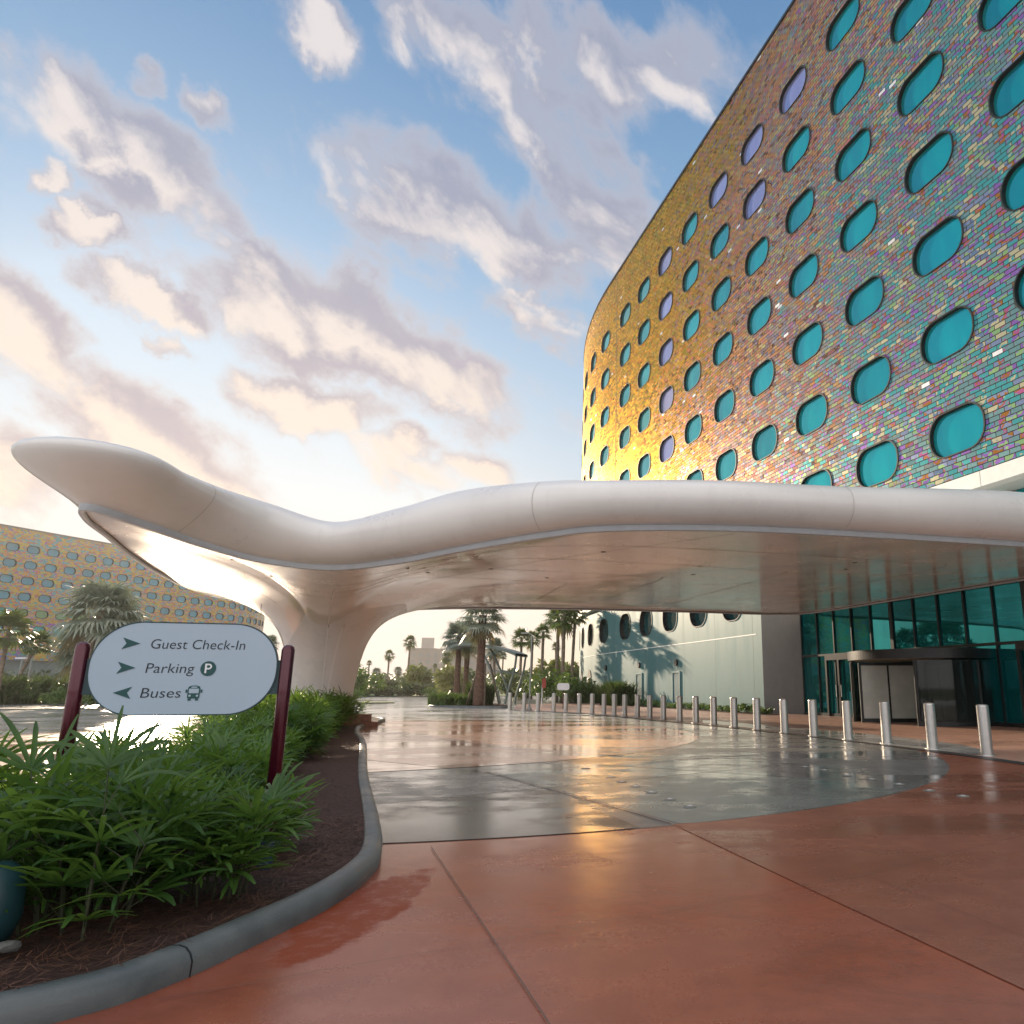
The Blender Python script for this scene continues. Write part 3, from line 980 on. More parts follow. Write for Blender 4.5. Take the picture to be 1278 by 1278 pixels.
def tower(root, P, cols, rows, zb0, zb1, a, b, r, depth, tile, pane_of, s0, s1, frame_mat, with_reveal=True, joint_at=None):
    """tiled wall along the plan curve P(s) pierced by porthole windows"""
    wall = MB()
    cols = sorted(cols)
    edges = [s0] + [(cols[i] + cols[i + 1]) / 2 for i in range(len(cols) - 1)] + [s1]
    edges[1:1] = []
    rows = sorted(rows)
    zed = [rows[0] - (rows[1] - rows[0]) / 2] + [(rows[i] + rows[i + 1]) / 2 for i in range(len(rows) - 1)] + [rows[-1] + (rows[1] - rows[0]) / 2]
    ce = []
    for i, c in enumerate(cols):
        ce.append((max(edges[i], c - 4.0) if i == 0 else edges[i], min(edges[i + 1], c + 4.0) if i == len(cols) - 1 else edges[i + 1]))

    def W_(s, z, off=0.0):
        x, y, nx, ny = P(s)
        return (x + nx * off, y + ny * off, z)

    def strip(sa, sb, za, zb):
        n = max(1, int((sb - sa) / 2.0))
        for k in range(n):
            u0, u1 = sa + (sb - sa) * k / n, sa + (sb - sa) * (k + 1) / n
            wall.quad(W_(u0, za), W_(u1, za), W_(u1, zb), W_(u0, zb), 0, [(u0, za), (u1, za), (u1, zb), (u0, zb)])

    strip(s0, s1, zb0, zed[0])
    strip(s0, s1, zed[-1], zb1)
    if ce[0][0] > s0:
        strip(s0, ce[0][0], zed[0], zed[-1])
    if ce[-1][1] < s1:
        strip(ce[-1][1], s1, zed[0], zed[-1])
    for i, sc in enumerate(cols):
        sa, sb = ce[i]
        for j, zc in enumerate(rows):
            pm = pane_of(i, j)
            if pm is None:
                strip(sa, sb, zed[j], zed[j + 1])
                continue
            o, n_ = cell_ring(sc, zc, sa, sb, zed[j], zed[j + 1], a, b, r)
            K = len(o)
            for k in range(K):
                k2 = (k + 1) % K
                q = [o[k], o[k2], (sc + n_[k2][0], zc + n_[k2][1]), (sc + n_[k][0], zc + n_[k][1])]
                wall.quad(*[W_(*p) for p in q], 0, q)
            w = MB()
            # proud lip, deep reveal, inner frame
            loops = [(1.035, 0.0), (1.035, 0.035), (0.985, 0.035), (0.985, -depth), (0.95, -depth)] if with_reveal else [(1.05, 0.0), (1.05, 0.06), (0.94, 0.06), (0.94, -depth)]
            base = []
            for sc_, off in loops:
                base.append(len(w.v))
                for u, v in n_:
                    w.vert(W_(sc + u * sc_, zc + v * sc_, off))
            for e in range(len(loops) - 1):
                for k in range(K):
                    k2 = (k + 1) % K
                    w.face((base[e] + k, base[e] + k2, base[e + 1] + k2, base[e + 1] + k))
            wo_ = w.build("window", frame_mat, root)
            g_ = MB()
            rr_ = (0.97, -depth + 0.012) if with_reveal else (1.0, -depth + 0.01)
            g_.face([g_.vert(W_(sc + u * rr_[0], zc + v * rr_[0], rr_[1] )) for u, v in n_])
            g_.build("pane", pm, wo_)
    return wall.build("tile_wall", tile, root, fix=False), W_


HEAD = radians(-21.2)
US = (sin(HEAD), cos(HEAD))


def plan_main(s):
    """hotel plan: straight frontage, then a slow curve away to the right beyond s = -4"""
    if s >= -4:
        x, y = -1.31 - US[0] * s, 55.9 - US[1] * s
        h = HEAD
    else:
        R_ = 55.0
        t = -4 - s
        h = HEAD + t / R_
        x, y = -1.31 + US[0] * 4, 55.9 + US[1] * 4
        x += R_ * (cos(HEAD) - cos(h))
        y += R_ * (sin(h) - sin(HEAD))
    return x, y, -cos(h), sin(h)


def find_s(P, azd, lo, hi):
    """distance along a plan curve where it crosses a bearing from the survey point"""
    best = None
    for k in range(4001):
        s = lo + (hi - lo) * k / 4000
        x, y = P(s)[:2]
        e = abs(math.degrees(atan2(x, y)) - azd)
        if best is None or e < best[0]:
            best = (e, s)
    return best[1]


hotel = empty("hotel_tower", (9.7, 27.5, 0))
tag(hotel, "tall curved hotel wing clad in iridescent gold and teal tiles with oval teal windows", "hotel")
cols = [-23.6, -18.9, -14.3, -9.8, -5.25] + [4.25 * i for i in range(0, 12)]
rows = [1.27 + 3.6 * (n + 0.41) for n in range(2, 9)]


def pane_main(i, j):
    # i counts from the far end: 5 is the first column right of the expansion joint
    if i < 2:
        return M["pane"]
    if i == 7 or (j == 6 and i in (9, 10, 11)) or (j == 5 and i == 10):
        return M["pane_sky_lilac"]
    return M["pane"]


hotel.location = (0, 0, 0)
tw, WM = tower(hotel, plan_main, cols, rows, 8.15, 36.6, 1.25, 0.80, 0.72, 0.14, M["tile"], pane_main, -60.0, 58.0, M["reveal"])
tj = MB()
tj.quad(WM(-2.22, 8.2, 0.012), WM(-2.14, 8.2, 0.012), WM(-2.14, 36.6, 0.012), WM(-2.22, 36.6, 0.012))
tj.build("expansion_joint", M["joint"], hotel)
# parapet cap, back wall and roof give the wing its depth
cp = MB()
ss = [-60 + 2 * k for k in range(60)]
for u, v in zip(ss[:-1], ss[1:]):
    for (o0, z0), (o1, z1) in (((0.0, 36.6), (0.06, 36.6)), ((0.06, 36.6), (0.06, 36.78)), ((0.06, 36.78), (-0.5, 36.78))):
        cp.quad(WM(u, z0, o0), WM(v, z0, o0), WM(v, z1, o1), WM(u, z1, o1))
cp.build("parapet", M["frame"], hotel)
rf = MB()
for u, v in zip(ss[:-1], ss[1:]):
    rf.quad(WM(u, 36.5, -0.4), WM(v, 36.5, -0.4), WM(v, 36.5, -17), WM(u, 36.5, -17))
    rf.quad(WM(u, 0, -17), WM(v, 0, -17), WM(v, 36.5, -17), WM(u, 36.5, -17))
for e in (-60, 58):
    rf.quad(WM(e, 0, -0.01), WM(e, 36.5, -0.01), WM(e, 36.5, -17), WM(e, 0, -17))
rf.build("roof", M["grey_pier"], hotel)
# white trim under the tiles
tr = MB()
ss2 = [-60 + 1.0 * k for k in range(119)]
for u, v in zip(ss2[:-1], ss2[1:]):
    if v <= 58:
        for (o0, z0), (o1, z1) in (((0.0, 8.22), (0.22, 8.18)), ((0.22, 8.18), (0.22, 7.66)), ((0.22, 7.66), (-0.05, 7.60)), ((-0.05, 7.60), (-1.3, 7.60))):
            tr.quad(WM(u, z0, o0), WM(v, z0, o0), WM(v, z1, o1), WM(u, z1, o1))
tr.build("white_trim", M["band"], hotel)
tq = MB()
for k in range(20):
    s_ = 22 + k * 2.6
    tq.quad(WM(s_, 7.66, 0.223), WM(s_ + 0.02, 7.66, 0.223), WM(s_ + 0.02, 8.18, 0.223), WM(s_, 8.18, 0.223))
tq.build("trim_joint", M["pole"], hotel)

# pale teal podium wall below, s from the far curve to the lobby
SE = 20.1
colsL = [c for c in cols if c < 19]
TO = -0.12


def plan_low(s):
    x, y, nx, ny = plan_main(s)
    return x + nx * TO, y + ny * TO, nx, ny


def low_win(i, j):
    if j == 1:
        return M["pane_dark"]
    return M["pane_dark"] if i in (1, 2, 3, 4) and False else None


low, WL = tower(hotel, plan_low, colsL, [5.72 - 3.8, 5.72], 0.0, 7.62, 1.15, 0.95, 0.85, 0.30, M["teal_wall"], low_win, -60.0, SE, M["reveal"])
low.name = "podium_wall"
# low arched openings on the far curve
for sc in (-9.9, -14.6):
    for (wa, zt) in ((0.75, 2.7),):
        w = MB()
        pts = [(sc + wa * cos(t), zt - 0.75 + 0.75 * sin(t)) for t in [pi * k / 14 for k in range(15)]] + [(sc - wa, 0.3), (sc + wa, 0.3)]
        w.prism(pts, lambda u, v, d: WL(u, v, d), 0.005, 0.05)
        w.build("window", M["reveal"], hotel)
# panel seams and the pale horizontal reveal line
sm = MB()
for k in range(17):
    s_ = 2.125 - 42.5 + 4.25 * k
    if s_ < SE - 0.5:
        sm.quad(WL(s_, 0.02, 0.006), WL(s_ + 0.025, 0.02, 0.006), WL(s_ + 0.025, 7.6, 0.006), WL(s_, 7.6, 0.006))
sm.build("panel_seam", mat("teal_seam", (0.12, 0.20, 0.20), 0.5, var=0.05), hotel)
sm = MB()
k = -40.0
while k < SE - 0.6:
    sm.quad(WL(k, 3.85, 0.010), WL(k + 0.5, 3.85, 0.010), WL(k + 0.5, 3.90, 0.010), WL(k, 3.90, 0.010))
    k += 0.5
sm.build("string_line", M["band"], hotel)

for px in (756, 798, 845):
    sc = find_s(plan_low, math.degrees(atan2((px - 800) / 915, 1.035)), -20, 20)
    dr = MB()
    dr.prism([(sc - 0.5, 0.02), (sc + 0.5, 0.02), (sc + 0.5, 2.12), (sc - 0.5, 2.12)], lambda u, v, d: WL(u, v, d), 0.012, 0.03)
    do = dr.build("door", mat("deep_teal_door", (0.05, 0.13, 0.15), 0.4, var=0.06), hotel)
    fr = MB()
    for u0, u1, v0, v1 in ((sc - 0.60, sc - 0.5, 0, 2.22), (sc + 0.5, sc + 0.60, 0, 2.22), (sc - 0.5, sc + 0.5, 2.12, 2.22)):
        fr.prism([(u0, v0), (u1, v0), (u1, v1), (u0, v1)], lambda u, v, d: WL(u, v, d), 0.01, 0.07)
    fr.build("door_frame", mat("teal_frame", (0.16, 0.27, 0.27), 0.4, var=0.05), do)
    ha = MB()
    ha.prism([(sc + 0.36, 0.95), (sc + 0.41, 0.95), (sc + 0.41, 1.12), (sc + 0.36, 1.12)], lambda u, v, d: WL(u, v, d), 0.03, 0.07)
    ha.build("handle", M["steel"], do)
    li = MB()
    pts = [(sc + 0.1 + 0.17 * cos(t), 2.75 + 0.2 * sin(t)) for t in [2 * pi * k / 16 for k in range(16)]]
    li.prism(pts, lambda u, v, d: WL(u, v, d), 0.01, 0.14)
    li.build("wall_light", M["fixture"], hotel)

# grey pier that turns the podium wall into the lobby
GO = -1.0      # lobby glass stands a metre behind the tiles


def plan_glass(s):
    x, y, nx, ny = plan_main(s)
    return x + nx * GO, y + ny * GO, nx, ny


def WG(s, z, off=0.0):
    x, y, nx, ny = plan_glass(s)
    return (x + nx * off, y + ny * off, z)


pr = MB()
a_, b_2 = Vector(WL(SE, 0, 0.02)), Vector(WG(22.3, 0, 0.02))
pr.quad(a_, b_2, b_2 + Vector((0, 0, 7.58)), a_ + Vector((0, 0, 7.58)))
pr.build("grey_pier", M["grey_pier"], hotel)

# lobby glazing: panes between dark mullions, transoms, doors
gs0, gs1 = 22.3, 52.0
step = 1.28
n_m = int((gs1 - gs0) / step)
for k in range(n_m):
    a0, a1 = gs0 + k * step, gs0 + (k + 1) * step
    gl = MB()
    tl = rng.uniform(-0.004, 0.004)
    gl.quad(WG(a0, 0.12, -0.02 + tl), WG(a1, 0.12, -0.02 - tl), WG(a1, 7.58, -0.02 - tl), WG(a0, 7.58, -0.02 + tl))
    gl.build("glazing", M["lobby"], hotel)
    th = 0.09 if k % 5 in (0,) and k else 0.035
    mu = MB()
    mu.prism([(a0 - th, 0.0), (a0 + th, 0.0), (a0 + th, 7.58), (a0 - th, 7.58)], lambda u, v, d: WG(u, v, d), -0.06, 0.05)
    mu.build("mullion", M["frame"], hotel)
for zt, h in ((0.0, 0.14), (2.62, 0.09), (4.9, 0.06), (6.4, 0.12)):
    ts = MB()
    ts.prism([(gs0, zt), (gs1, zt), (gs1, zt + h), (gs0, zt + h)], lambda u, v, d: WG(u, v, d), -0.05, 0.085)
    ts.build("transom", M["frame"], hotel)
for sc in (25.2, 35.6):
    d_ = MB()
    for u0, u1, v0, v1 in ((sc - 0.95, sc - 0.83, 0.0, 2.62), (sc + 0.83, sc + 0.95, 0.0, 2.62), (sc - 0.06, sc + 0.06, 0.0, 2.42), (sc - 0.83, sc + 0.83, 2.42, 2.62)):
        d_.prism([(u0, v0), (u1, v0), (u1, v1), (u0, v1)], lambda u, v, d: WG(u, v, d), 0.02, 0.15)
    dd = d_.build("door", M["frame"], hotel)
    for e in (-0.18, 0.18):
        hb = MB()
        hb.tube([WG(sc + e, 0.85, 0.17), WG(sc + e, 1.35, 0.17)], 0.022, 8)
        hb.build("handle", M["steel"], dd)

# ---------------------------------------------------------------- revolving door
RD = 30.9
cx_, cy_, nx_, ny_ = plan_glass(RD)
RDO = 0.55
rc = (cx_ + nx_ * RDO, cy_ + ny_ * RDO)
RR = 2.55
rdoor = empty("revolving_door", (rc[0], rc[1], 0), atan2(ny_, nx_))   # local +X faces out
tag(rdoor, "large black revolving door drum with curved glass in front of the lobby glazing", "revolving door")


def arc_wall(m, r0, r1, z0, z1, a0, a1, n=20):
    for k in range(n):
        t0, t1 = a0 + (a1 - a0) * k / n, a0 + (a1 - a0) * (k + 1) / n
        for ra, rb in ((r0, r0), (r1, r1)):
            m.quad((ra * cos(t0), ra * sin(t0), z0), (ra * cos(t1), ra * sin(t1), z0), (ra * cos(t1), ra * sin(t1), z1), (ra * cos(t0), ra * sin(t0), z1))
        for z in (z0, z1):
            m.quad((r0 * cos(t0), r0 * sin(t0), z), (r0 * cos(t1), r0 * sin(t1), z), (r1 * cos(t1), r1 * sin(t1), z), (r1 * cos(t0), r1 * sin(t0), z))
    for t in (a0, a1):
        m.quad((r0 * cos(t), r0 * sin(t), z0), (r1 * cos(t), r1 * sin(t), z0), (r1 * cos(t), r1 * sin(t), z1), (r0 * cos(t), r0 * sin(t), z1))


fa = MB()
arc_wall(fa, RR - 0.10, RR + 0.10, 2.20, 2.52, 0, 2 * pi, 110)
fa.build("fascia", M["frame"], rdoor)
fa = MB()
n0 = [fa.vert(((RR - 0.09) * cos(2 * pi * k / 56), (RR - 0.09) * sin(2 * pi * k / 56), 2.2)) for k in range(56)]
fa.face(n0)
fa.build("ceiling", mat("drum_ceiling", (0.30, 0.26, 0.21), 0.5, var=0.05), rdoor)
for sgn in (1, -1):
    a0, a1 = radians(42), radians(138)
    gw = MB()
    arc_wall(gw, RR - 0.03, RR - 0.015, 0.16, 2.14, sgn * a0, sgn * a1, 18)
    gw.build("curved_glass", M["clear"], rdoor)
    bs = MB()
    arc_wall(bs, RR - 0.06, RR + 0.05, 0.0, 0.16, sgn * a0, sgn * a1, 18)
    bs.build("base_rail", M["frame"], rdoor)
    for q in (a0, (a0 + a1) / 2, a1):
        ps = MB()
        c, s_ = cos(sgn * q), sin(sgn * q)
        ps.tube([((RR - 0.02) * c, (RR - 0.02) * s_, 0), ((RR - 0.02) * c, (RR - 0.02) * s_, 2.14)], 0.065 if q != (a0 + a1) / 2 else 0.04, 8)
        ps.build("post", M["frame"], rdoor)
M["pale_sky_wing"] = mat("pale_sky_reflection_glass", (0.46, 0.50, 0.46), 0.25, spec=0.7, var=0.1, scale=1.5)  # pale colour stands in for sky reflected in the wing glass
hub = MB()
hub.tube([(0, 0, 0.0), (0, 0, 2.2)], 0.16, 16)
hub.build("hub", M["frame"], rdoor)
for q in (-20, 70, 160, 250):
    t = radians(q)
    T = Matrix.Rotation(t, 4, "Z")
    wf = MB()
    for x0, x1, z0, z1 in ((0.16, RR - 0.15, 0.03, 0.17), (0.16, RR - 0.15, 2.02, 2.12), (RR - 0.24, RR - 0.15, 0.17, 2.02), (0.16, 0.24, 0.17, 2.02), (1.3, 1.36, 0.17, 2.02)):
        wf.box(x0, x1, -0.03, 0.03, z0, z1, T)
    w_ = wf.build("wing", M["frame"], rdoor)
    wg = MB()
    wg.box(0.24, RR - 0.24, -0.006, 0.006, 0.17, 2.02, T)
    wg.build("wing_glass", M["pale_sky_wing"] if q in (-20, 70) else M["clear"], w_)
    wh = MB()
    wh.tube([tuple(T @ Vector((1.9, -0.07, 0.9))), tuple(T @ Vector((1.9, -0.07, 1.2)))], 0.02, 8)
    wh.build("handle", M["steel"], w_)

# ---------------------------------------------------------------- far hotel wing on the left
LP0, LH = (-152.8, 129.8), radians(20)


def plan_left(s):
    if s <= 88:
        return LP0[0] + sin(LH) * s, LP0[1] + cos(LH) * s, cos(LH), -sin(LH)
    R_ = 40.0
    t = s - 88
    h = LH - t / R_
    x, y = LP0[0] + sin(LH) * 88, LP0[1] + cos(LH) * 88
    x += R_ * (cos(h) - cos(LH))
    y += R_ * (sin(LH) - sin(h))
    return x, y, cos(h), -sin(h)


farh = empty("hotel_wing", (0, 0, 0))
tag(farh, "distant curved hotel wing with mosaic gold tiles and rows of blue oval windows", "hotel")
colsF = [13.0 + 4.25 * k for k in range(25)]
rowsF = [1.27 + 3.6 * (n + 0.5) for n in range(3, 9)]
rng2 = random.Random(5)


def pane_left(i, j):
    if i < 3 or (j == 0 and i > 10):
        return None
    if j <= 1 and i < 12:
        return M["pane_green"] if rng2.random() < 0.7 else M["pane"]
    return M["pane_far"]


tl_, WF = tower(farh, plan_left, colsF, rowsF, 7.0, 36.5, 1.30, 0.86, 0.75, 0.25, M["tile_left"], pane_left, 0.0, 135.0, M["reveal"], False)
lf = MB()
s5 = [3.0 * k for k in range(46)]
for u, v in zip(s5[:-1], s5[1:]):
    lf.quad(WF(u, 0, -0.6), WF(v, 0, -0.6), WF(v, 7.0, -0.6), WF(u, 7.0, -0.6))
    lf.quad(WF(u, 7.0, -0.6), WF(v, 7.0, -0.6), WF(v, 7.0, 0), WF(u, 7.0, 0))
lf.build("podium_wall", mat("grey_podium", (0.20, 0.23, 0.22), 0.5, var=0.2, scale=0.2), farh)
lf = MB()
for u, v in zip(s5[:-1], s5[1:]):
    lf.quad(WF(u, 36.5, 0.1), WF(v, 36.5, 0.1), WF(v, 36.5, -16), WF(u, 36.5, -16))
    lf.quad(WF(u, 36.1, 0.1), WF(v, 36.1, 0.1), WF(v, 36.5, 0.1), WF(u, 36.5, 0.1))
    lf.quad(WF(u, 0, -16), WF(v, 0, -16), WF(v, 36.5, -16), WF(u, 36.5, -16))
lf.build("roof", M["grey_pier"], farh)

# ================================================================== entrance canopy
AX = (-11.2, 26.4)     # axis of the column
#        x      y     lip z  thick bulge
OUT = [(-10.68, 13.75, 4.57, 1.26, 0.92),
       (-10.22, 14.75, 4.44, 1.25, 0.72),
       (-9.80, 16.20, 4.29, 1.42, 0.55),
       (-9.00, 17.30, 4.13, 1.46, 0.55),
       (-7.57, 17.80, 4.04, 1.22, 0.60),
       (-5.78, 17.35, 4.13, 1.38, 0.60),
       (-4.10, 16.75, 4.32, 1.48, 0.60),
       (-2.14, 15.95, 4.47, 1.31, 0.60),
       (-0.70, 15.65, 4.56, 1.16, 0.60),
       (1.79, 15.85, 4.61, 1.16, 0.60),
       (4.59, 16.45, 4.62, 1.18, 0.60),
       (9.30, 17.60, 4.58, 1.40, 0.58),
       (12.2, 18.80, 4.58, 1.25, 0.30),
       (13.75, 19.55, 4.58, 1.25, 0.01),
       (12.00, 24.1, 4.58, 1.25, 0.01),
       (10.10, 29.0, 4.58, 1.25, 0.01),
       (8.15, 33.9, 4.58, 1.25, 0.03),
       (6.30, 34.7, 4.56, 1.22, 0.06),
       (2.50, 33.4, 4.53, 1.20, 0.08),
       (-2.70, 31.9, 4.50, 1.20, 0.08),
       (-7.50, 31.3, 4.48, 1.20, 0.08),
       (-11.2, 32.2, 4.50, 1.20, 0.08),
       (-14.0, 31.8, 4.50, 1.20, 0.06),
       (-15.8, 29.2, 4.50, 1.20, 0.06),
       (-15.4, 25.2, 4.50, 1.20, 0.06),
       (-14.2, 21.4, 4.50, 1.20, 0.06),
       (-13.0, 18.4, 4.50, 1.25, 0.06),
       (-12.0, 16.2, 4.52, 1.30, 0.10),
       (-11.35, 14.65, 4.56, 1.28, 0.30)]
oc = catmull(OUT, 16, True)
NO = len(oc)
nor = []
for i in range(NO):
    a, b = oc[i - 1], oc[(i + 1) % NO]
    t = Vector((b[0] - a[0], b[1] - a[1], 0)).normalized()
    nor.append(Vector((t.y, -t.x, 0)))     # outward for a counter-clockwise outline
# a smooth, wide normal so the tube turns the tip softly
for _ in range(6):
    nor = [(nor[i - 1] + nor[i] * 2 + nor[(i + 1) % NO]).normalized() for i in range(NO)]
R0, CC, COLB = 0.74, 1.10, 0.10


def trumpet_drop(r):
    return CC / max(r - R0, 0.02)


canopy = empty("entrance_canopy", (AX[0], AX[1], 0))
tag(canopy, "sweeping white shell canopy on one flared column, spanning the drive to the lobby", "canopy")


def L(p):
    return (p[0] - AX[0], p[1] - AX[1], p[2])


def loft(rings, name, m, fix=True):
    mb = MB()
    for r in rings:
        for p in r:
            mb.vert(L(p))
    for e in range(len(rings) - 1):
        for i in range(NO):
            j = (i + 1) % NO
            mb.face((e * NO + i, e * NO + j, (e + 1) * NO + j, (e + 1) * NO + i))
    return mb.build(name, m, canopy, smooth=True)


def rim(i, o, h):
    x, y, z = oc[i][:3]
    return (x + nor[i].x * o, y + nor[i].y * o, z + h)


# tube: from the lip up and over to the roof; near the tip the bulge sits high, like the nose of a fin
TIP = Vector((-10.6, 13.9))
rings = []
for k in range(21):
    q = k / 20
    hf = (1 - cos(radians(170) * q)) / (1 - cos(radians(170)))
    ring = []
    for i in range(NO):
        T_, W_2 = oc[i][3], oc[i][4]
        near = exp(-((Vector(oc[i][:2]) - TIP).length / 3.6) ** 2)
        gexp = 1.0 + 1.1 * near
        qq = hf ** gexp
        bul = 2 * sqrt(max(0.0, qq * (1 - qq)))
        if qq > 0.5:
            bul = 1 - (1 - bul) * 1.3
        o = 0.05 + W_2 * (1 + 0.45 * near) * bul
        h = 0.13 + (T_ - 0.13) * hf
        ring.append(rim(i, o, h))
    rings.append(ring)
top_in = rings[-1]
for q, dzq in ((0.93, -0.02), (0.6, -0.1), (0.2, -0.3), (0.02, -0.4)):
    rings.append([(AX[0] + (p[0] - AX[0]) * q, AX[1] + (p[1] - AX[1]) * q, p[2] + dzq + (1 - q) * (5.75 - p[2])) for p in top_in])
loft(rings, "shell", M["canopy"])
# butt joints between the shell segments
for i0 in (24, 112, 160):
    pts = [rings[k][i0] for k in range(0, 21)]
    mb = MB()
    for k, p in enumerate(pts):
        a_, b_ = Vector(rings[k][i0 - 1]), Vector(rings[k][(i0 + 1) % NO])
        t_ = (b_ - a_).normalized()
        o_ = nor[i0] * 0.006 + Vector((0, 0, 0.002))
        mb.vert(L(Vector(p) + o_ - t_ * 0.008))
        mb.vert(L(Vector(p) + o_ + t_ * 0.008))
    for k in range(len(pts) - 1):
        mb.face((2 * k, 2 * k + 1, 2 * k + 3, 2 * k + 2))
    mb.build("shell_joint", mat("shell_joint_grey", (0.50, 0.47, 0.45), 0.6, var=0.05), canopy, smooth=True)
# lip
loft([[rim(i, 0.06, 0.135) for i in range(NO)], [rim(i, 0.06, 0.012) for i in range(NO)], [rim(i, 0.045, 0.0) for i in range(NO)],
      [rim(i, -0.05, 0.0) for i in range(NO)], [rim(i, -0.055, 0.05) for i in range(NO)]], "lip", M["lip"])


# soffit sweeping down into the column
def soffit_pt(i, t):
    """t = 0 at the rim, 1 at the column foot"""
    x, y, z = rim(i, -0.05, 0.05)
    dx_, dy_ = x - AX[0], y - AX[1]
    D = hypot(dx_, dy_)
    zt = z + 0.02
    # radius shrinks along t; close to the column the drop takes over
    ZN = 4.46
    rb = R0 + CC / (ZN - COLB)
    u = (1 - t) ** 2.2
    r = rb + (D - rb) * u
    drop = CC / (r - R0)
    edge = CC / (D - R0)
    f = min(1.0, (r - rb) / 5.0)
    f = f * f * (3 - 2 * f)          # near the column the sweep is the same all round
    zz = zt * f + ZN * (1 - f) + 0.03 * sin(pi * min(1, u)) * f - drop + edge * f
    zz = max(zz, COLB)
    return (AX[0] + dx_ / D * r, AX[1] + dy_ / D * r, zz)


NS = 46
srings = [[soffit_pt(i, k / NS) for i in range(NO)] for k in range(NS + 1)]
split = 31
loft(srings[:split + 1], "soffit", M["soffit"])
loft(srings[split:], "column", M["canopy"])


# panel joints on the soffit: narrow ribbons a few millimetres below it
def ribbon(pts, name, m, w=0.012, off=0.006):
    mb = MB()
    pts = [Vector(p) for p in pts]
    for i, p in enumerate(pts):
        t = (pts[min(i + 1, len(pts) - 1)] - pts[max(i - 1, 0)]).normalized()
        rad = Vector((p.x - AX[0], p.y - AX[1], 0))
        side = t.cross(Vector((0, 0, 1)) if abs(t.z) < 0.8 else rad.normalized()).normalized()
        nrm = side.cross(t).normalized()
        if abs(t.z) < 0.8:
            nrm = nrm if nrm.z < 0 else -nrm
        else:
            nrm = nrm if nrm.dot(rad) > 0 else -nrm
        q = p + nrm * off
        mb.vert(L(q - side * w))
        mb.vert(L(q + side * w))
    for i in range(len(pts) - 1):
        mb.face((2 * i, 2 * i + 1, 2 * i + 3, 2 * i + 2))
    return mb.build(name, m, canopy, smooth=True)


def ring_line(t, i0, i1):
    return [soffit_pt(i % NO, t) for i in range(i0, i1 + 1)]


for t_, i0, i1 in ((0.10, 70, 330), (0.20, 60, 350), (0.30, 50, 370), (0.40, 40, 400)):
    ribbon(ring_line(t_, i0, i1), "panel_joint", M["joint"], 0.010)
for i0 in (24, 150, 186, 222, 300, 372, 412):
    ribbon([soffit_pt(i0, 0.02 + 0.46 * k / 30) for k in range(31)], "panel_joint", M["joint"], 0.008)
ribbon([soffit_pt(66, 0.25 + 0.66 * k / 40) for k in range(41)], "column_seam", M["seam"], 0.018)
# a band round the column's neck and a looping seam lower down
ribbon([soffit_pt(i % NO, 0.70) for i in range(40, 100)], "column_seam", M["seam"], 0.018)
ribbon([soffit_pt((56 + k) % NO, 0.93 - 0.13 * ((k - 14) / 34.0) ** 2) for k in range(0, 60)], "column_seam", M["seam"], 0.018)

# recessed downlights and sprinkler heads in the soffit
for (i0, t_) in ((120, 0.16), (150, 0.14), (176, 0.2), (186, 0.12), (196, 0.26), (206, 0.16), (150, 0.3), (176, 0.36), (24, 0.15), (36, 0.22), (300, 0.2), (130, 0.33), (90, 0.12), (104, 0.2)):
    p = soffit_pt(i0, t_)
    dl = MB()
    dl.lathe([(0.0, -0.012), (0.055, -0.012), (0.07, -0.004), (0.07, 0.03)], L(p), 14)
    dl.build("downlight", M["fixture"] if i0 % 4 else M["disc"], canopy)
ac = MB()
ac.prism([(-0.09 + 0.09 * 0, -0.0), (0.0, -0.0), (0.0, 0.55), (-0.045, 0.62), (-0.09, 0.55)],
         lambda u, v, d: (-0.12 + u, -0.95 - d, 0.35 + v), -0.1, 0.03)
ac.build("access_slot", M["fixture"], canopy)

# ================================================================== sign
LPX, LPY, RPX, RPY = -3.65, 4.87, -2.48, 5.24
rv = Vector((RPX - LPX, RPY - LPY, 0)).normalized()
fv = Vector((rv.y, -rv.x, 0))
SX, SY = (LPX + RPX) / 2, (LPY + RPY) / 2
sign = empty("direction_sign", (SX, SY, 0.12))
tag(sign, "pale rounded direction sign on two plum posts reading Guest Check-In, Parking and Buses", "sign")


def S(u, v, d):
    """sign face coordinates: u right, v up from the panel centre, d towards the reader"""
    p = rv * u + fv * d
    return (p.x, p.y, v + 1.39 - 0.12)


half = hypot(RPX - LPX, RPY - LPY) / 2
for e in (-half, half):
    po = MB()
    po.tube([S(e, -1.39, 0), S(e, 0.13, 0), S(e, 0.152, 0), S(e, 0.166, 0)], [0.043, 0.043, 0.036, 0.018], 20)
    pp = po.build("post", M["plum"], sign, smooth=False)
    for p in pp.data.polygons:
        p.use_smooth = len(p.vertices) == 4
    bb = MB()
    bb.tube([S(e, -1.30, 0), S(e, -1.06, 0)], 0.047, 20)
    bb.build("post_sleeve", M["blue"], pp)
for e in (-1, 1):
    br = MB()
    br.prism([(e * 0.50, -0.17), (e * (half - 0.03), -0.17), (e * (half - 0.03), 0.06), (e * 0.50, 0.06)][::e], S, -0.012, 0.012)
    br.build("bracket", M["teal_dark"], sign)
PW, PH, PR = 0.557, 0.302, 0.285
ol = []
for cx2, cy2, a0 in ((PW - PR, PH - PR, 0), (-PW + PR, PH - PR, 90), (-PW + PR, -PH + PR, 180), (PW - PR, -PH + PR, 270)):
    for k in range(15):
        a = radians(a0 + 90 * k / 14)
        ol.append((cx2 + PR * cos(a), cy2 + PR * sin(a)))
pn = MB()
pn.prism(ol, S, -0.022, 0.022)
po_ = pn.build("panel", M["panel"], sign)
ed = MB()
kO = len(ol)
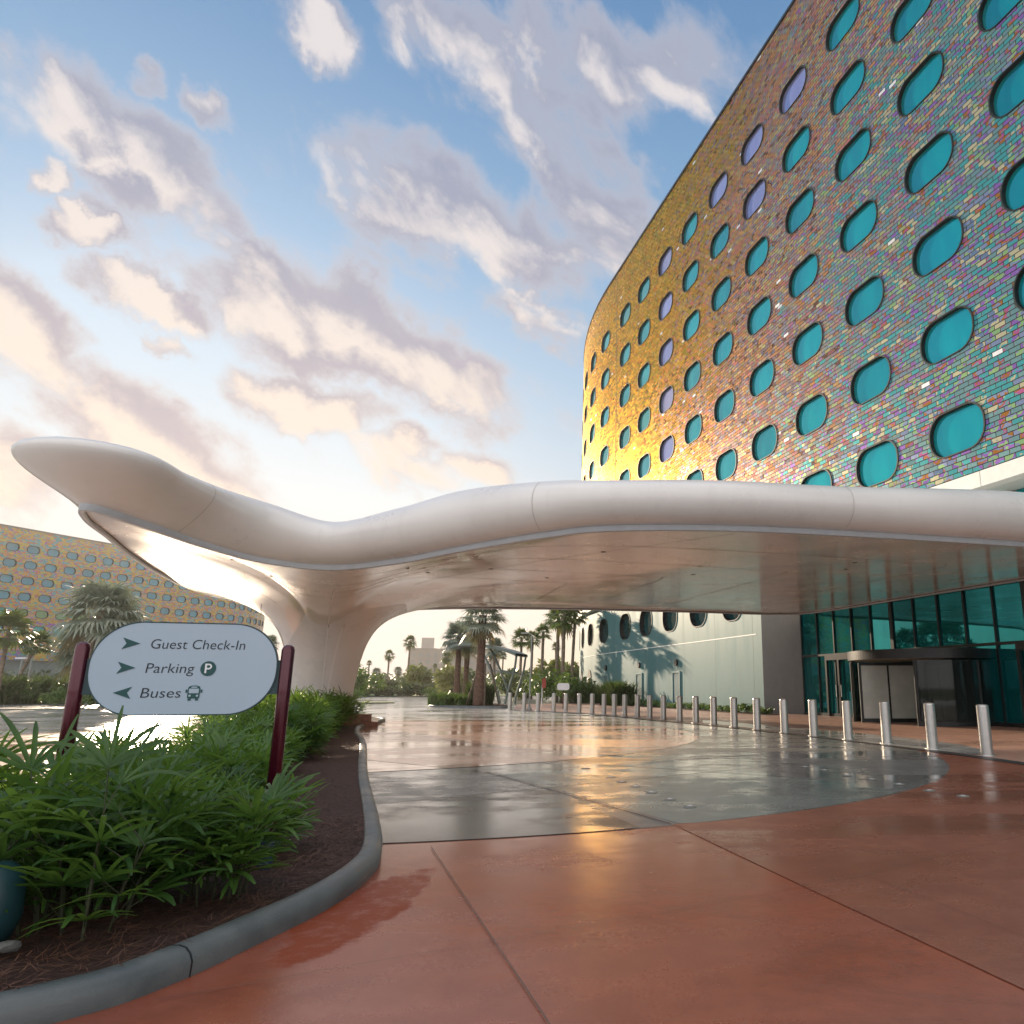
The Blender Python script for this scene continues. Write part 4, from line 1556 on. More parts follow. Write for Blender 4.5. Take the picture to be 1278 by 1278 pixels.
for sc_, d_ in ((1.0, -0.024), (1.006, -0.024), (1.006, 0.0235), (0.992, 0.0235)):
    for u, v in ol:
        ed.vert(S(u * sc_ if abs(u) > 0 else u, v * (1 + (sc_ - 1) * 1.8), d_))
for e in range(3):
    for i in range(kO):
        j = (i + 1) % kO
        ed.face((e * kO + i, e * kO + j, (e + 1) * kO + j, (e + 1) * kO + i))
ed.build("edge_trim", M["teal_dark"], po_)


def lettering(text, u0, v0, width, cap):
    cu = bpy.data.curves.new("lettering", "FONT")
    cu.body = text
    cu.size = 1.0
    cu.shear = 0.10
    cu.offset = -0.006
    cu.resolution_u = 4
    tmp = bpy.data.objects.new("lettering", cu)
    COL.objects.link(tmp)
    bpy.context.view_layer.update()
    me = bpy.data.meshes.new_from_object(tmp.evaluated_get(bpy.context.evaluated_depsgraph_get()))
    bpy.data.objects.remove(tmp)
    xs = [v.co.x for v in me.vertices]
    x0, x1 = min(xs), max(xs)
    kx, ky = width / (x1 - x0), cap / 0.70
    for v in me.vertices:
        v.co = S(u0 + (v.co.x - x0) * kx, v0 + v.co.y * ky, 0.0245)
    me.materials.clear()
    me.materials.append(M["letter"])
    me.name = "lettering"
    o = bpy.data.objects.new("lettering", me)
    return link(o, sign)


lettering("Guest Check-In", -0.222, 0.128, 0.565, 0.064)
lettering("Parking", -0.232, -0.030, 0.285, 0.064)
lettering("Buses", -0.240, -0.190, 0.232, 0.064)


def sym(outline, name, u0, v0, m=None, d=0.026):
    s_ = MB()
    s_.prism([(u0 + u, v0 + v) for u, v in outline], S, 0.0225, d)
    return s_.build(name, m or M["icon"], sign)


ARW = [(0.052, 0.0), (-0.050, 0.038), (-0.026, 0.0), (-0.050, -0.038)]
sym(ARW, "arrow", -0.338, 0.160)
sym(ARW, "arrow", -0.345, 0.002)
sym([(-u, v) for u, v in ARW][::-1], "arrow", -0.345, -0.158)
pk = sym([(0.047 * cos(2 * pi * k / 32), 0.049 * sin(2 * pi * k / 32)) for k in range(32)], "parking_symbol", 0.135, 0.0)
pm_ = MB()
px0, py0, pw_ = 0.115, -0.030, 0.011
for q in ([(0, 0), (pw_, 0), (pw_, 0.062), (0, 0.062)],):
    pm_.prism([(px0 + u, py0 + v) for u, v in q], S, 0.0262, 0.0275)
oa = [(px0 + pw_ + 0.012 + 0.019 * cos(t), py0 + 0.043 + 0.019 * sin(t)) for t in [radians(-90 + 180 * k / 12) for k in range(13)]]
ia = [(px0 + pw_ + 0.012 + 0.009 * cos(t), py0 + 0.043 + 0.009 * sin(t)) for t in [radians(-90 + 180 * k / 12) for k in range(13)]]
oa = [(px0 + pw_, py0 + 0.024)] + oa + [(px0 + pw_, py0 + 0.062)]
ia = [(px0 + pw_, py0 + 0.034)] + ia + [(px0 + pw_, py0 + 0.052)]
for i in range(len(oa) - 1):
    pm_.quad(S(*oa[i], 0.0272), S(*oa[i + 1], 0.0272), S(*ia[i + 1], 0.0272), S(*ia[i], 0.0272))
pm_.build("letter_p", M["white_sign"], pk)
bu, bv = 0.068, -0.160
bus = sym([(-0.036, -0.030), (-0.030, -0.036), (0.030, -0.036), (0.036, -0.030), (0.036, 0.032), (0.030, 0.043), (0.015, 0.048), (-0.015, 0.048), (-0.030, 0.043), (-0.036, 0.032)], "bus_symbol", bu, bv)
for q, nm in (([(-0.029, -0.002), (0.029, -0.002), (0.029, 0.028), (-0.029, 0.028)], "windscreen"), ([(-0.018, 0.034), (0.018, 0.034), (0.018, 0.041), (-0.018, 0.041)], "destination_board")):
    s_ = MB()
    s_.prism([(bu + u, bv + v) for u, v in q], S, 0.0262, 0.0272)
    s_.build(nm, M["panel"], bus)
for e in (-0.022, 0.022):
    s_ = MB()
    s_.prism([(bu + e + 0.007 * cos(2 * pi * k / 12), bv - 0.018 + 0.007 * sin(2 * pi * k / 12)) for k in range(12)], S, 0.0262, 0.0272)
    s_.build("headlight", M["panel"], bus)
    s_ = MB()
    s_.prism([(bu + e - 0.009, bv - 0.049), (bu + e + 0.009, bv - 0.049), (bu + e + 0.009, bv - 0.037), (bu + e - 0.009, bv - 0.037)], S, 0.0225, 0.026)
    s_.build("wheel", M["icon"], bus)
    s_ = MB()
    s_.prism([(bu + e * 2.0 - 0.005, bv + 0.002), (bu + e * 2.0 + 0.005, bv + 0.002), (bu + e * 2.0 + 0.005, bv + 0.022), (bu + e * 2.0 - 0.005, bv + 0.022)], S, 0.0225, 0.026)
    s_.build("mirror", M["icon"], bus)

# ================================================================== bollards
BPX = [635, 653, 670.5, 690, 706, 723, 739, 753, 766, 780, 795, 811, 828, 848, 868, 891, 917, 945.5, 978, 1015, 1056.6, 1105, 1161, 1229]
bl_path = catmull([(-8.0, 43.6), (-6.5, 41.4), (-5.55, 40.5), (-4.0, 39.3), (-2.75, 37.6), (-1.5, 35.1), (-0.6, 33.0), (0.4, 30.75), (1.45, 28.5),
                   (2.48, 25.9), (3.5, 22.95), (4.5, 20.2), (5.6, 17.45), (6.08, 16.0), (6.5, 14.45), (6.9, 12.5)], 24)


def on_path(path, px):
    want = (px - CX) / F / (cos(PITCH) - (CY - 905) / F * sin(PITCH))
    best = min(path, key=lambda p: abs(p[0] / p[1] - want))
    return best


WORDS = ["nearest", "second", "third", "fourth", "fifth", "sixth", "seventh", "eighth", "ninth", "tenth", "eleventh", "twelfth", "thirteenth", "fourteenth",
         "fifteenth", "sixteenth", "seventeenth", "eighteenth", "nineteenth", "twentieth", "twenty-first", "twenty-second", "twenty-third", "farthest"]
bo0 = empty("bollard", (0, 0, 0))
sh = MB()
sh.lathe([(0.112, 0.0), (0.112, 0.885)], seg=28)
sh.lathe([(0.16, 0.014), (0.16, 0.024), (0.112, 0.030)], seg=28)
so_ = sh.build("shaft", M["steel"], bo0, smooth=False)
for p in so_.data.polygons:
    p.use_smooth = True
ca = MB()
ca.lathe([(0.103, 0.885), (0.103, 0.893), (0.113, 0.893), (0.113, 0.905), (0.106, 0.925), (0.08, 0.940), (0.0, 0.946)], seg=28)
ca.build("cap", M["steel"], bo0)
for i, px in enumerate(reversed(BPX)):
    o = bo0 if i == 0 else copy_tree(bo0)
    x, y = on_path(bl_path, px)
    o.location = (x, y, 0.0)
    o.rotation_euler = (0, 0, i * 1.3)
    pos = "at the right end" if i == 0 else ("at the far end" if i == 23 else "")
    lab = f"{WORDS[i]} steel bollard of the row, counted from the right"
    if i == 0:
        lab = "nearest steel bollard, at the right end of the row by the revolving door"
    elif i == 23:
        lab = "farthest steel bollard, at the left end of the row beside the palm island"
    tag(o, lab, "bollard", "steel bollards along the kerb line")

# ================================================================== stud lights in the paving
st0 = empty("paving_stud", (0, 0, 0))
a_ = MB()
a_.lathe([(0.075, 0.0), (0.07, 0.006), (0.03, 0.008), (0.0, 0.010)], seg=18)
a_.build("rim", M["disc"], st0)
a_ = MB()
a_.lathe([(0.03, 0.0105), (0.0, 0.013)], seg=14)
a_.build("lens", M["white_sign"], st0)
studs = [(731, 960), (763, 971), (776, 977), (793, 983), (813, 990.5), (836, 999), (861, 1008)]
studs2 = [(979.5, 953), (1004.6, 958), (1029, 962), (1057, 968.6), (1088, 973.5), (1122, 980), (1160, 988), (1202, 995)]
firsts = True
for lst, lab in ((studs, "small round stud light set in the slate paving, left line of studs"), (studs2, "small round stud light set in the paving, right line near the bollards")):
    for q in lst:
        o = st0 if firsts else copy_tree(st0)
        firsts = False
        x, y = gp(*q)
        o.location = (x, y, 0.012)
        tag(o, lab, "stud light", "left line of stud lights" if lst is studs else "right line of stud lights")

# ================================================================== lady palms in the bed
def lady_meshes(seed, n_cane, h, spread):
    r = random.Random(seed)
    lf_, st_ = MB(), MB()
    for c in range(n_cane):
        a = r.uniform(0, 2 * pi)
        q = spread * sqrt(r.random()) * 0.45
        bx, by = cos(a) * q, sin(a) * q
        hh = h * r.uniform(0.35, 0.78)
        lean = Vector((cos(a), sin(a), 0)) * hh * r.uniform(0.05, 0.38)
        pts = [Vector((bx, by, -0.02)), Vector((bx, by, 0)) + lean * 0.4 + Vector((0, 0, hh * 0.55)), Vector((bx, by, 0)) + lean + Vector((0, 0, hh))]
        st_.tube(pts, [0.010, 0.009, 0.006], 5)
        nl = r.randint(6, 9)
        for k in range(nl):
            f = r.uniform(0.06, 1.0) if k else 1.0
            base = pts[0].lerp(pts[1], f * 2) if f < 0.5 else pts[1].lerp(pts[2], f * 2 - 1)
            pa = r.uniform(0, 2 * pi)
            up = r.uniform(0.35, 1.4) if f < 0.85 else r.uniform(0.9, 2.2)
            pd = Vector((cos(pa), sin(pa), up)).normalized()
            pl = r.uniform(0.10, 0.24) * (0.6 + h * 0.5)
            tip = base + pd * pl
            st_.tube([base, base + pd * pl * 0.5 + Vector((0, 0, 0.008)), tip], 0.0035, 4, False)
            side = pd.cross(Vector((0, 0, 1)))
            side = side.normalized() if side.length > 0.05 else Vector((1, 0, 0))
            nrm = side.cross(pd).normalized()
            nb = r.randint(5, 8)
            for b in range(nb):
                ang = radians(-70 + 140 * (b + 0.5) / nb) + r.uniform(-0.12, 0.12)
                d = (pd * cos(ang) + side * sin(ang)).normalized()
                Lb = r.uniform(0.24, 0.42) * (0.65 + 0.35 * cos(ang)) * (0.7 + h * 0.42)
                wd = r.uniform(0.010, 0.019)
                s_ = d.cross(nrm).normalized()
                p = Vector(tip)
                dd = Vector(d)
                segs = 5
                prev = None
                droop = r.uniform(0.04, 0.26)
                for e in range(segs + 1):
                    t = e / segs
                    w = wd * (0.45 + 1.9 * t) if t < 0.3 else wd * (1.02 - 0.12 * t) if t < 0.85 else wd * 0.38
                    fold = nrm * w * 0.35
                    i0 = lf_.vert(p - s_ * w + fold)
                    im = lf_.vert(p)
                    i1 = lf_.vert(p + s_ * w + fold)
                    if prev:
                        lf_.face((prev[0], prev[1], im, i0))
                        lf_.face((prev[1], prev[2], i1, im))
                    prev = (i0, im, i1)
                    dd = (dd + Vector((0, 0, -droop * (0.4 + t)))).normalized()
                    p = p + dd * (Lb / segs)
    return lf_.mesh("foliage", M["lady"], smooth=True), st_.mesh("cane", M["cane"])


LV = [lady_meshes(11, 15, 0.86, 0.62), lady_meshes(12, 11, 0.66, 0.50), lady_meshes(13, 13, 0.80, 0.62), lady_meshes(14, 10, 0.72, 0.56), lady_meshes(15, 12, 0.90, 0.60)]


def lady(x, y, v, sc, rz, label, group=None):
    e = empty("lady_palm", (x, y, 0.105), rz)
    e.scale = (sc, sc, sc)
    tag(e, label, "palm shrub", group)
    for nm, me in zip(("foliage", "cane"), LV[v]):
        link(bpy.data.objects.new(nm, me), e)
    return e


lady(-2.80, 4.02, 0, 0.92, 0.4, "tall leafy lady palm nearest the front left of the bed")
lady(-2.45, 4.55, 1, 0.80, 1.1, "small lady palm standing alone on the pine straw before the right sign post")
lady(-3.62, 4.25, 2, 0.85, 2.0, "lady palm cut by the left edge, behind the dark ground light")
lady(-3.2, 4.75, 4, 0.78, 3.0, "lady palm at the foot of the left sign post")
lady(-4.25, 4.75, 3, 1.05, 0.2, "lady palm behind the left sign post, at the road side of the bed")
lady(-2.72, 5.70, 3, 0.62, 4.0, "lady palm just behind the foot of the right sign post")
pts_ = []
rng = random.Random(21)
bedp = poly_in
tries = 0
while tries < 6000 and len(pts_) < 150:
    tries += 1
    y = 5.4 + 22.0 * rng.random() ** 1.35
    x = rng.uniform(-13, -2)
    if not inside((x, y), bedp):
        continue
    de = min(seg_dist((x, y), bedp[i - 1], bedp[i]) for i in range(len(bedp)))
    lim = 1.12 if x > -0.32 * y - 1.6 else 0.25
    if de < lim:
        continue
    if hypot(x - AX[0], y - AX[1]) < 1.25 or hypot(x + 2.48, y - 5.24) < 0.22:
        continue
    if y < 7.2 and min(hypot(x - a, y - b) for a, b in ((-2.80, 4.02), (-2.45, 4.55), (-3.62, 4.25), (-3.2, 4.75), (-2.62, 5.65))) < 0.85:
        continue
    if min((hypot(x - a, y - b) for a, b in pts_), default=9) < (0.60 if y < 9 else 0.66 if y < 14 else 0.82):
        continue
    pts_.append((x, y))
for x, y in pts_:
    sc = rng.uniform(0.68, 0.86) if y < 12 else rng.uniform(0.9, 1.12)
    if y < 9:
        lab, grp = "lady palm packed in the dense planting just behind the sign", "dense lady palms behind the sign"
    elif y < 17:
        lab, grp = "lady palm in the mass of planting midway along the bed", "lady palms midway along the bed"
    else:
        lab, grp = "lady palm planted round the foot of the white canopy column", "lady palms round the column foot"
    lady(x, y, rng.randrange(5), sc, rng.uniform(0, 6.28), lab, grp)

# dark teal ground light at the left edge
gl_ = empty("ground_light", (-2.98, 3.66, 0.125))
tag(gl_, "dark teal bell-shaped ground light at the left edge of the bed", "ground light")
a_ = MB()
a_.lathe([(0.0, 0.36), (0.07, 0.355), (0.115, 0.32), (0.135, 0.24), (0.14, 0.12), (0.11, 0.03), (0.05, 0.0)], seg=28)
o_ = a_.build("housing", M["teal_dark"], gl_, smooth=True)
a_ = MB()
a_.lathe([(0.04, 0.0), (0.04, -0.05), (0.10, -0.05)], seg=16)
a_.build("stake", M["teal_dark"], gl_)
stn = MB()
r3 = random.Random(4)
bm = bmesh.new()
bmesh.ops.create_icosphere(bm, subdivisions=2, radius=0.045)
for v in bm.verts:
    v.co *= 1 + r3.uniform(-0.18, 0.18)
    v.co.z *= 0.6
me = bpy.data.meshes.new("stone")
bm.to_mesh(me)
bm.free()
me.materials.append(M["stone"])
sto = bpy.data.objects.new("stone", me)
link(sto).location = (-2.80, 3.60, 0.15)
tag(sto, "fist-sized pale stone on the pine straw by the ground light", "stone")


# ================================================================== palms
def fan_crown(seed, n, R, nseg, m, droop=0.5, dry=0.0, up=1.0):
    """crown of fan leaves about the origin; returns (live mesh, dry mesh or None)"""
    r = random.Random(seed)
    g_, d_ = MB(), MB()
    for k in range(n):
        isdry = r.random() < dry
        mb = d_ if isdry else g_
        a = 2 * pi * (k * 0.381966 + r.uniform(-0.03, 0.03))
        f = (k + 0.5) / n
        elv = (1.35 - 2.0 * f) * up if not isdry else r.uniform(-1.3, -0.7)
        elv += r.uniform(-0.12, 0.12)
        pd = Vector((cos(a) * cos(elv), sin(a) * cos(elv), sin(elv)))
        pl = R * r.uniform(0.36, 0.50)
        tip = pd * pl + Vector((0, 0, -0.10 * R * (1 - sin(elv))))
        side = pd.cross(Vector((0, 0, 1)))
        side = side.normalized() if side.length > 0.05 else Vector((1, 0, 0))
        nrm = side.cross(pd).normalized()
        w0 = 0.012 * R
        mb.quad(Vector((0, 0, 0)) - side * w0, Vector((0, 0, 0)) + side * w0, tip + side * w0 * 0.7, tip - side * w0 * 0.7)
        for b in range(nseg):
            ang = radians(-112 + 224 * (b + 0.5) / nseg)
            d = pd * cos(ang) + side * sin(ang)
            Lb = R * r.uniform(0.48, 0.62) * (0.72 + 0.28 * cos(ang))
            wd = R * 0.036 * 14 / nseg * r.uniform(0.8, 1.2)
            s_ = d.cross(nrm).normalized()
            p1 = tip + d * Lb * 0.55 + nrm * R * 0.03 + Vector((0, 0, -droop * 0.10 * R))
            p2 = tip + d * Lb + Vector((0, 0, -droop * R * r.uniform(0.20, 0.42)))
            n0 = mb.vert(tip - s_ * wd * 0.25)
            n1 = mb.vert(tip + s_ * wd * 0.25)
            n2 = mb.vert(p1 + s_ * wd + nrm * wd * 0.3)
            n3 = mb.vert(p1 - s_ * wd + nrm * wd * 0.3)
            n4 = mb.vert(p2)
            mb.face((n0, n1, n2, n3))
            mb.face((n3, n2, n4))
    return g_.mesh("crown", m), (d_.mesh("dry_frond", M["frond_dry"]) if d_.f else None)


CR = {"green": fan_crown(1, 34, 1.0, 14, M["frond"], 0.5), "green2": fan_crown(2, 28, 1.0, 12, M["frond"], 0.8, 0.1),
      "silver": fan_crown(3, 46, 1.0, 18, M["frond_silver"], 0.6, 0.04), "silver2": fan_crown(4, 52, 1.0, 18, M["frond_silver"], 0.7, 0.07, 0.9)}


def palm(px, crown_py, crown_w, d, kind, label, trunk_w=0.26, lean=0.0, group=None, brown=False, flare=1.25, base_z=0.0, boots=True, skirt=False):
    x, y, zc = at(px, crown_py, d)
    R_ = crown_w / 2 * (d / 945.0) / 1.02
    e = empty("palm_tree", (x - lean, y, base_z))
    tag(e, label, "palm tree", group)
    H = zc - base_z - 0.10 * R_
    t = MB()
    rr = random.Random(int(px * 7))
    n_ = 14
    pts, rad = [], []
    for k in range(n_ + 1):
        f = k / n_
        pts.append((lean * f ** 1.6 + rr.uniform(-0.02, 0.02) * f, rr.uniform(-0.02, 0.02) * f, H * f))
        rad.append(trunk_w / 2 * (flare - (flare - 0.85) * min(1, f * 2.2)) * rr.uniform(0.95, 1.05))
    pts[0] = (0, 0, -0.1)
    t.tube(pts, rad, 12)
    t.build("trunk", M["trunk_brown"] if brown else M["trunk"], e, smooth=True)
    g_, dr_ = CR[kind]
    c = link(bpy.data.objects.new("crown", g_), e)
    c.location = (lean, 0, H)
    c.scale = (R_, R_, R_)
    c.rotation_euler = (0, 0, rr.uniform(0, 6))
    if dr_:
        c2 = link(bpy.data.objects.new("dry_frond", dr_), e)
        c2.location, c2.scale, c2.rotation_euler = c.location, c.scale, c.rotation_euler
    if skirt:
        s_ = MB()
        s_.lathe([(trunk_w * 0.45, -R_ * 0.75), (trunk_w * 1.1, -R_ * 0.45), (trunk_w * 0.9, 0.0)], seg=12)
        so2 = s_.build("skirt", M["frond_dry"], e, smooth=True)
        so2.location = (lean, 0, H)
    return e


# the island palms under the canopy's far edge
palm(603, 764, 76, 49, "silver", "stout brown-trunked palm on the small planted island, propped at its foot", 0.62, brown=True, flare=1.35)
palm(574, 790, 56, 62, "silver2", "grey drooping palm left of the stout island palm, with a split trunk look", 0.52, brown=True)
palm(584, 800, 44, 66, "silver2", "shaggy palm close behind the stout island palm, left side", 0.5, brown=True)
palm(618, 806, 34, 75, "silver", "small blue-green palm just right of the stout island palm", 0.3)
palm(651, 795, 36, 74, "green", "slim palm with a fan crown left of the tall lamp pole", 0.30)
palm(665, 795, 30, 80, "green2", "slim palm whose crown shows behind the tall lamp pole", 0.26)
palm(678, 788, 30, 70, "green", "single slim palm between the lamp pole and the palm pair", 0.32)
palm(697, 768, 50, 66, "green", "left palm of the close pair beside the teal podium", 0.34)
palm(704, 764, 52, 62, "green2", "right palm of the close pair beside the teal podium", 0.36)
palm(718, 764, 44, 64, "green", "palm whose crown brushes the corner of the teal podium", 0.3, lean=0.2)
palm(694, 806, 16, 110, "green", "small distant palm between the trunks of the palm pair", 0.3)
palm(512, 799, 22, 125, "green2", "tallest lone palm on the skyline left of the island", 0.34, skirt=True)
palm(486, 816, 17, 135, "green2", "second skyline palm, left of the tallest lone palm", 0.34)
palm(461, 827, 9, 150, "green", "tiny skyline palm nearest the canopy column", 0.3)
palm(543, 831, 9, 150, "green", "small yellow-green palm in front of the far grey building", 0.3)
palm(558, 819, 20, 120, "green2", "palm in front of the right end of the far grey building", 0.34, skirt=True)
palm(628, 818, 14, 130, "green", "small palm seen over the right end of the shelter roof", 0.3)
palm(497, 836, 14, 140, "silver", "low bushy palm right of the second skyline palm", 0.4)
palm(470, 838, 16, 140, "silver", "low bushy grey palm near the column", 0.4)
palm(515, 836, 18, 130, "silver", "low bushy palm round the foot of the tallest lone palm", 0.4)
palm(448, 840, 14, 120, "silver", "low bushy palm just clear of the column's right side", 0.4)
# left side
palm(128, 756, 100, 62, "silver2", "large silver palm standing before the far hotel wing above the sign", 0.5, lean=0.6)
palm(112, 800, 74, 66, "silver2", "lower shaggy silver palm under the large silver palm", 0.5)
palm(148, 772, 70, 66, "silver2", "silver palm right of the large silver palm, half behind the sign", 0.45)
palm(12, 784, 58, 66, "green", "dark green palm cut by the left edge of the picture", 0.3)
palm(49, 801, 36, 72, "green", "small leaning palm with a thin pale trunk, second from the left edge", 0.26, lean=1.4)
palm(337, 800, 26, 80, "silver", "palm glimpsed between the sign's right end and the column", 0.34)
# palms on the drive's left side that only the lobby glass shows
for x, y, d, nm in ((-24, 14, 0, "palm across the drive, mirrored in the lobby glass, left one"), (-27, 21, 0, "palm across the drive, mirrored in the lobby glass, right one")):
    e = empty("palm_tree", (x, y, 0))
    tag(e, nm, "palm tree", "palms mirrored in the lobby glass")
    t = MB()
    t.tube([(0, 0, -0.1), (0.05, 0, 2.5), (0.0, 0, 5.6)], [0.26, 0.2, 0.17], 12)
    t.build("trunk", M["trunk"], e, smooth=True)
    c = link(bpy.data.objects.new("crown", CR["green"][0]), e)
    c.location, c.scale = (0, 0, 5.6), (2.6, 2.6, 2.6)

# props at the foot of the stout palm
ix, iy = at(603, 875, 49)[:2]
pb = empty("palm_brace", (ix, iy, 0.1))
tag(pb, "timber props leaning against the foot of the stout island palm", "palm brace")
for a in (0.4, 1.9, 3.4, 5.0):
    t = MB()
    t.tube([(1.05 * cos(a), 1.05 * sin(a), -0.05), (0.34 * cos(a), 0.34 * sin(a), 2.6)], 0.055, 8)
    t.build("prop", M["wood"], pb)


# ================================================================== shrubs and trees
def leaf_clump(mb, c, rad, n, size, r, shell=0.55):
    for _ in range(n):
        while True:
            v = Vector((r.uniform(-1, 1), r.uniform(-1, 1), r.uniform(-1, 1)))
            if shell * r.random() < v.length <= 1:
                break
        p = Vector((c[0] + v.x * rad[0], c[1] + v.y * rad[1], c[2] + v.z * rad[2]))
        a = Vector((r.gauss(0, 1), r.gauss(0, 1), r.gauss(0, 0.6) + 0.3)).normalized()
        b = a.cross(Vector((r.gauss(0, 1), r.gauss(0, 1), r.gauss(0, 1)))).normalized()
        s_ = size * r.uniform(0.6, 1.3)
        mb.quad(p - a * s_, p - b * s_ * 0.38, p + a * s_, p + b * s_ * 0.38)


def shrub_mesh(seed, w, h, n, size, m, blade=False):
    r = random.Random(seed)
    mb = MB()
    if blade:      # upright strap leaves in tufts
        for _ in range(n):
            bx, by = r.uniform(-w, w), r.uniform(-w * 0.6, w * 0.6)
            a = r.uniform(0, 2 * pi)
            o = Vector((cos(a), sin(a), 0))
            hh = h * r.uniform(0.55, 1.05)
            s_ = Vector((-o.y, o.x, 0)) * size * 0.28
            p0 = Vector((bx, by, 0))
            p1 = p0 + o * hh * 0.18 + Vector((0, 0, hh * 0.65))
            p2 = p0 + o * hh * r.uniform(0.3, 0.6) + Vector((0, 0, hh * r.uniform(0.75, 1.0)))
            mb.quad(p0 - s_, p0 + s_, p1 + s_ * 1.2, p1 - s_ * 1.2)
            mb.quad(p1 - s_ * 1.2, p1 + s_ * 1.2, p2 + s_ * 0.2, p2 - s_ * 0.2)
    else:
        k = 7
        for i in range(k):
            c = (r.uniform(-0.6, 0.6) * w, r.uniform(-0.6, 0.6) * w, h * r.uniform(0.3, 0.72))
            q = r.uniform(0.35, 0.6)
            leaf_clump(mb, c, (w * q, w * q, h * q * 0.62), n // k, size, r)
    return mb.mesh("foliage", m)


SHM = {"hedge": shrub_mesh(31, 0.9, 1.5, 900, 0.10, M["shrub"]), "tuft": shrub_mesh(32, 0.7, 0.8, 420, 0.12, M["shrub"], True),
       "tuft_dark": shrub_mesh(33, 0.7, 1.5, 420, 0.13, M["shrub_dark"], True), "low": shrub_mesh(34, 0.55, 0.45, 340, 0.07, M["shrub"]),
       "far": shrub_mesh(35, 1.6, 2.6, 700, 0.30, M["far_leaf"]), "fardark": shrub_mesh(36, 1.5, 2.4, 700, 0.28, M["shrub_dark"]),
       "faryel": shrub_mesh(37, 1.6, 3.6, 700, 0.30, M["shrub_yellow"])}


def shrub(x, y, kind, sc, label, group=None, name="shrub", cat="shrub", z=0.0, rz=None):
    o = bpy.data.objects.new(name, SHM[kind])
    link(o)
    o.location = (x, y, z)
    o.scale = (sc, sc, sc) if not hasattr(sc, "__len__") else sc
    o.rotation_euler = (0, 0, rng.uniform(0, 6.28) if rz is None else rz)
    return tag(o, label, cat, group)


# planted island below the stout palm
isl = empty("planted_island", (-11.2, 50.2, 0))
tag(isl, "small kerbed planting island at the foot of the stout palm", "planting island")
ip = catmull([(-2.9, 0.2), (-1.4, -2.1), (1.2, -3.9), (2.7, -4.4), (3.1, -3.4), (2.3, 0.0), (1.4, 3.6), (0.0, 4.6), (-1.8, 4.0)], 6, True)
kerb_mesh(ip, "kerb", M["curb"], isl)
s_ = MB()
s_.face([s_.vert((x * 0.95, y * 0.96, 0.12)) for x, y in ip])
s_.build("mulch", M["mulch"], isl)
for k in range(16):
    x, y = -11.2 + rng.uniform(-2.3, 2.4), 50.2 + rng.uniform(-3.8, 1.0)
    if inside((x + 11.2, y - 50.2), [(a * 0.8, b * 0.85) for a, b in ip]):
        shrub(x, y, "tuft" if k % 4 else "tuft_dark", rng.uniform(0.9, 1.15), "bright green tufted shrub on the small palm island", "tufted shrubs on the palm island", z=0.1)

# shrubs before the podium wall
for px, n_, lab in ((757, 4, "dark upright shrub against the teal wall, left of the first podium door"), (797, 5, "dark upright shrub against the teal wall, by the middle podium door")):
    sc_ = find_s(plan_low, math.degrees(atan2((px - 800) / 915, 1.035)), -25, 20)
    for k in range(n_):
        x, y, nx, ny = plan_low(sc_ + (k - n_ / 2) * 0.6)
        shrub(x + nx * 1.6, y + ny * 1.6, "tuft_dark", rng.uniform(1.0, 1.25), lab, "dark shrubs by the " + ("first" if px < 780 else "middle") + " podium door")
k = 3.2
while k < 22.6:
    x, y, nx, ny = plan_low(k)
    shrub(x + nx * 0.75, y + ny * 0.75, "low", rng.uniform(0.75, 1.15), "low green groundcover plant in the strip along the teal wall", "groundcover plants along the teal wall", name="groundcover_plant", cat="plant")
    k += rng.uniform(0.7, 1.3)
sl_ = MB()
for k in range(20):
    u, v = 2.6 + k, 3.6 + k
    sl_.quad(WL(u, 0.03, 0.2), WL(v, 0.03, 0.2), WL(v, 0.03, 1.35), WL(u, 0.03, 1.35))
tag(sl_.build("planting_strip", M["mulch"]), kind="structure")

# shrubs between the palms and the podium
for px, d, kind, sc_, lab in ((640, 78, "fardark", 1.0, "round dark shrub left of the lamp pole"), (652, 72, "far", 1.0, "leafy shrub at the foot of the slim palm"),
                              (668, 66, "hedge", 1.7, "bright shrub right of the lamp pole"), (682, 64, "hedge", 1.9, "bright shrub behind the red sign"),
                              (693, 62, "hedge", 1.9, "bright shrub left of the small white sign"), (703, 60, "hedge", 1.7, "bright shrub right behind the small white sign"),
                              (713, 58, "hedge", 1.6, "bright shrub between the white sign and the podium"), (722, 60, "fardark", 0.8, "dark shrub at the podium corner"),
                              (688, 80, "faryel", 1.25, "tall yellow-green tree behind the palm pair"), (712, 85, "faryel", 1.2, "tall yellow-green tree left of the podium"),
                              (660, 95, "far", 1.5, "grey-green tree far behind the lamp pole"), (645, 100, "far", 1.5, "grey-green tree far left of the lamp pole"),
                              (632, 95, "fardark", 1.4, "dark tree right of the shelter"), (566, 100, "fardark", 1.5, "dark tree left of the shelter"),
                              (558, 92, "faryel", 1.15, "yellow-green tree left of the shelter")):
    x, y = at(px, 860, d)[:2]
    shrub(x, y, kind, sc_, lab)

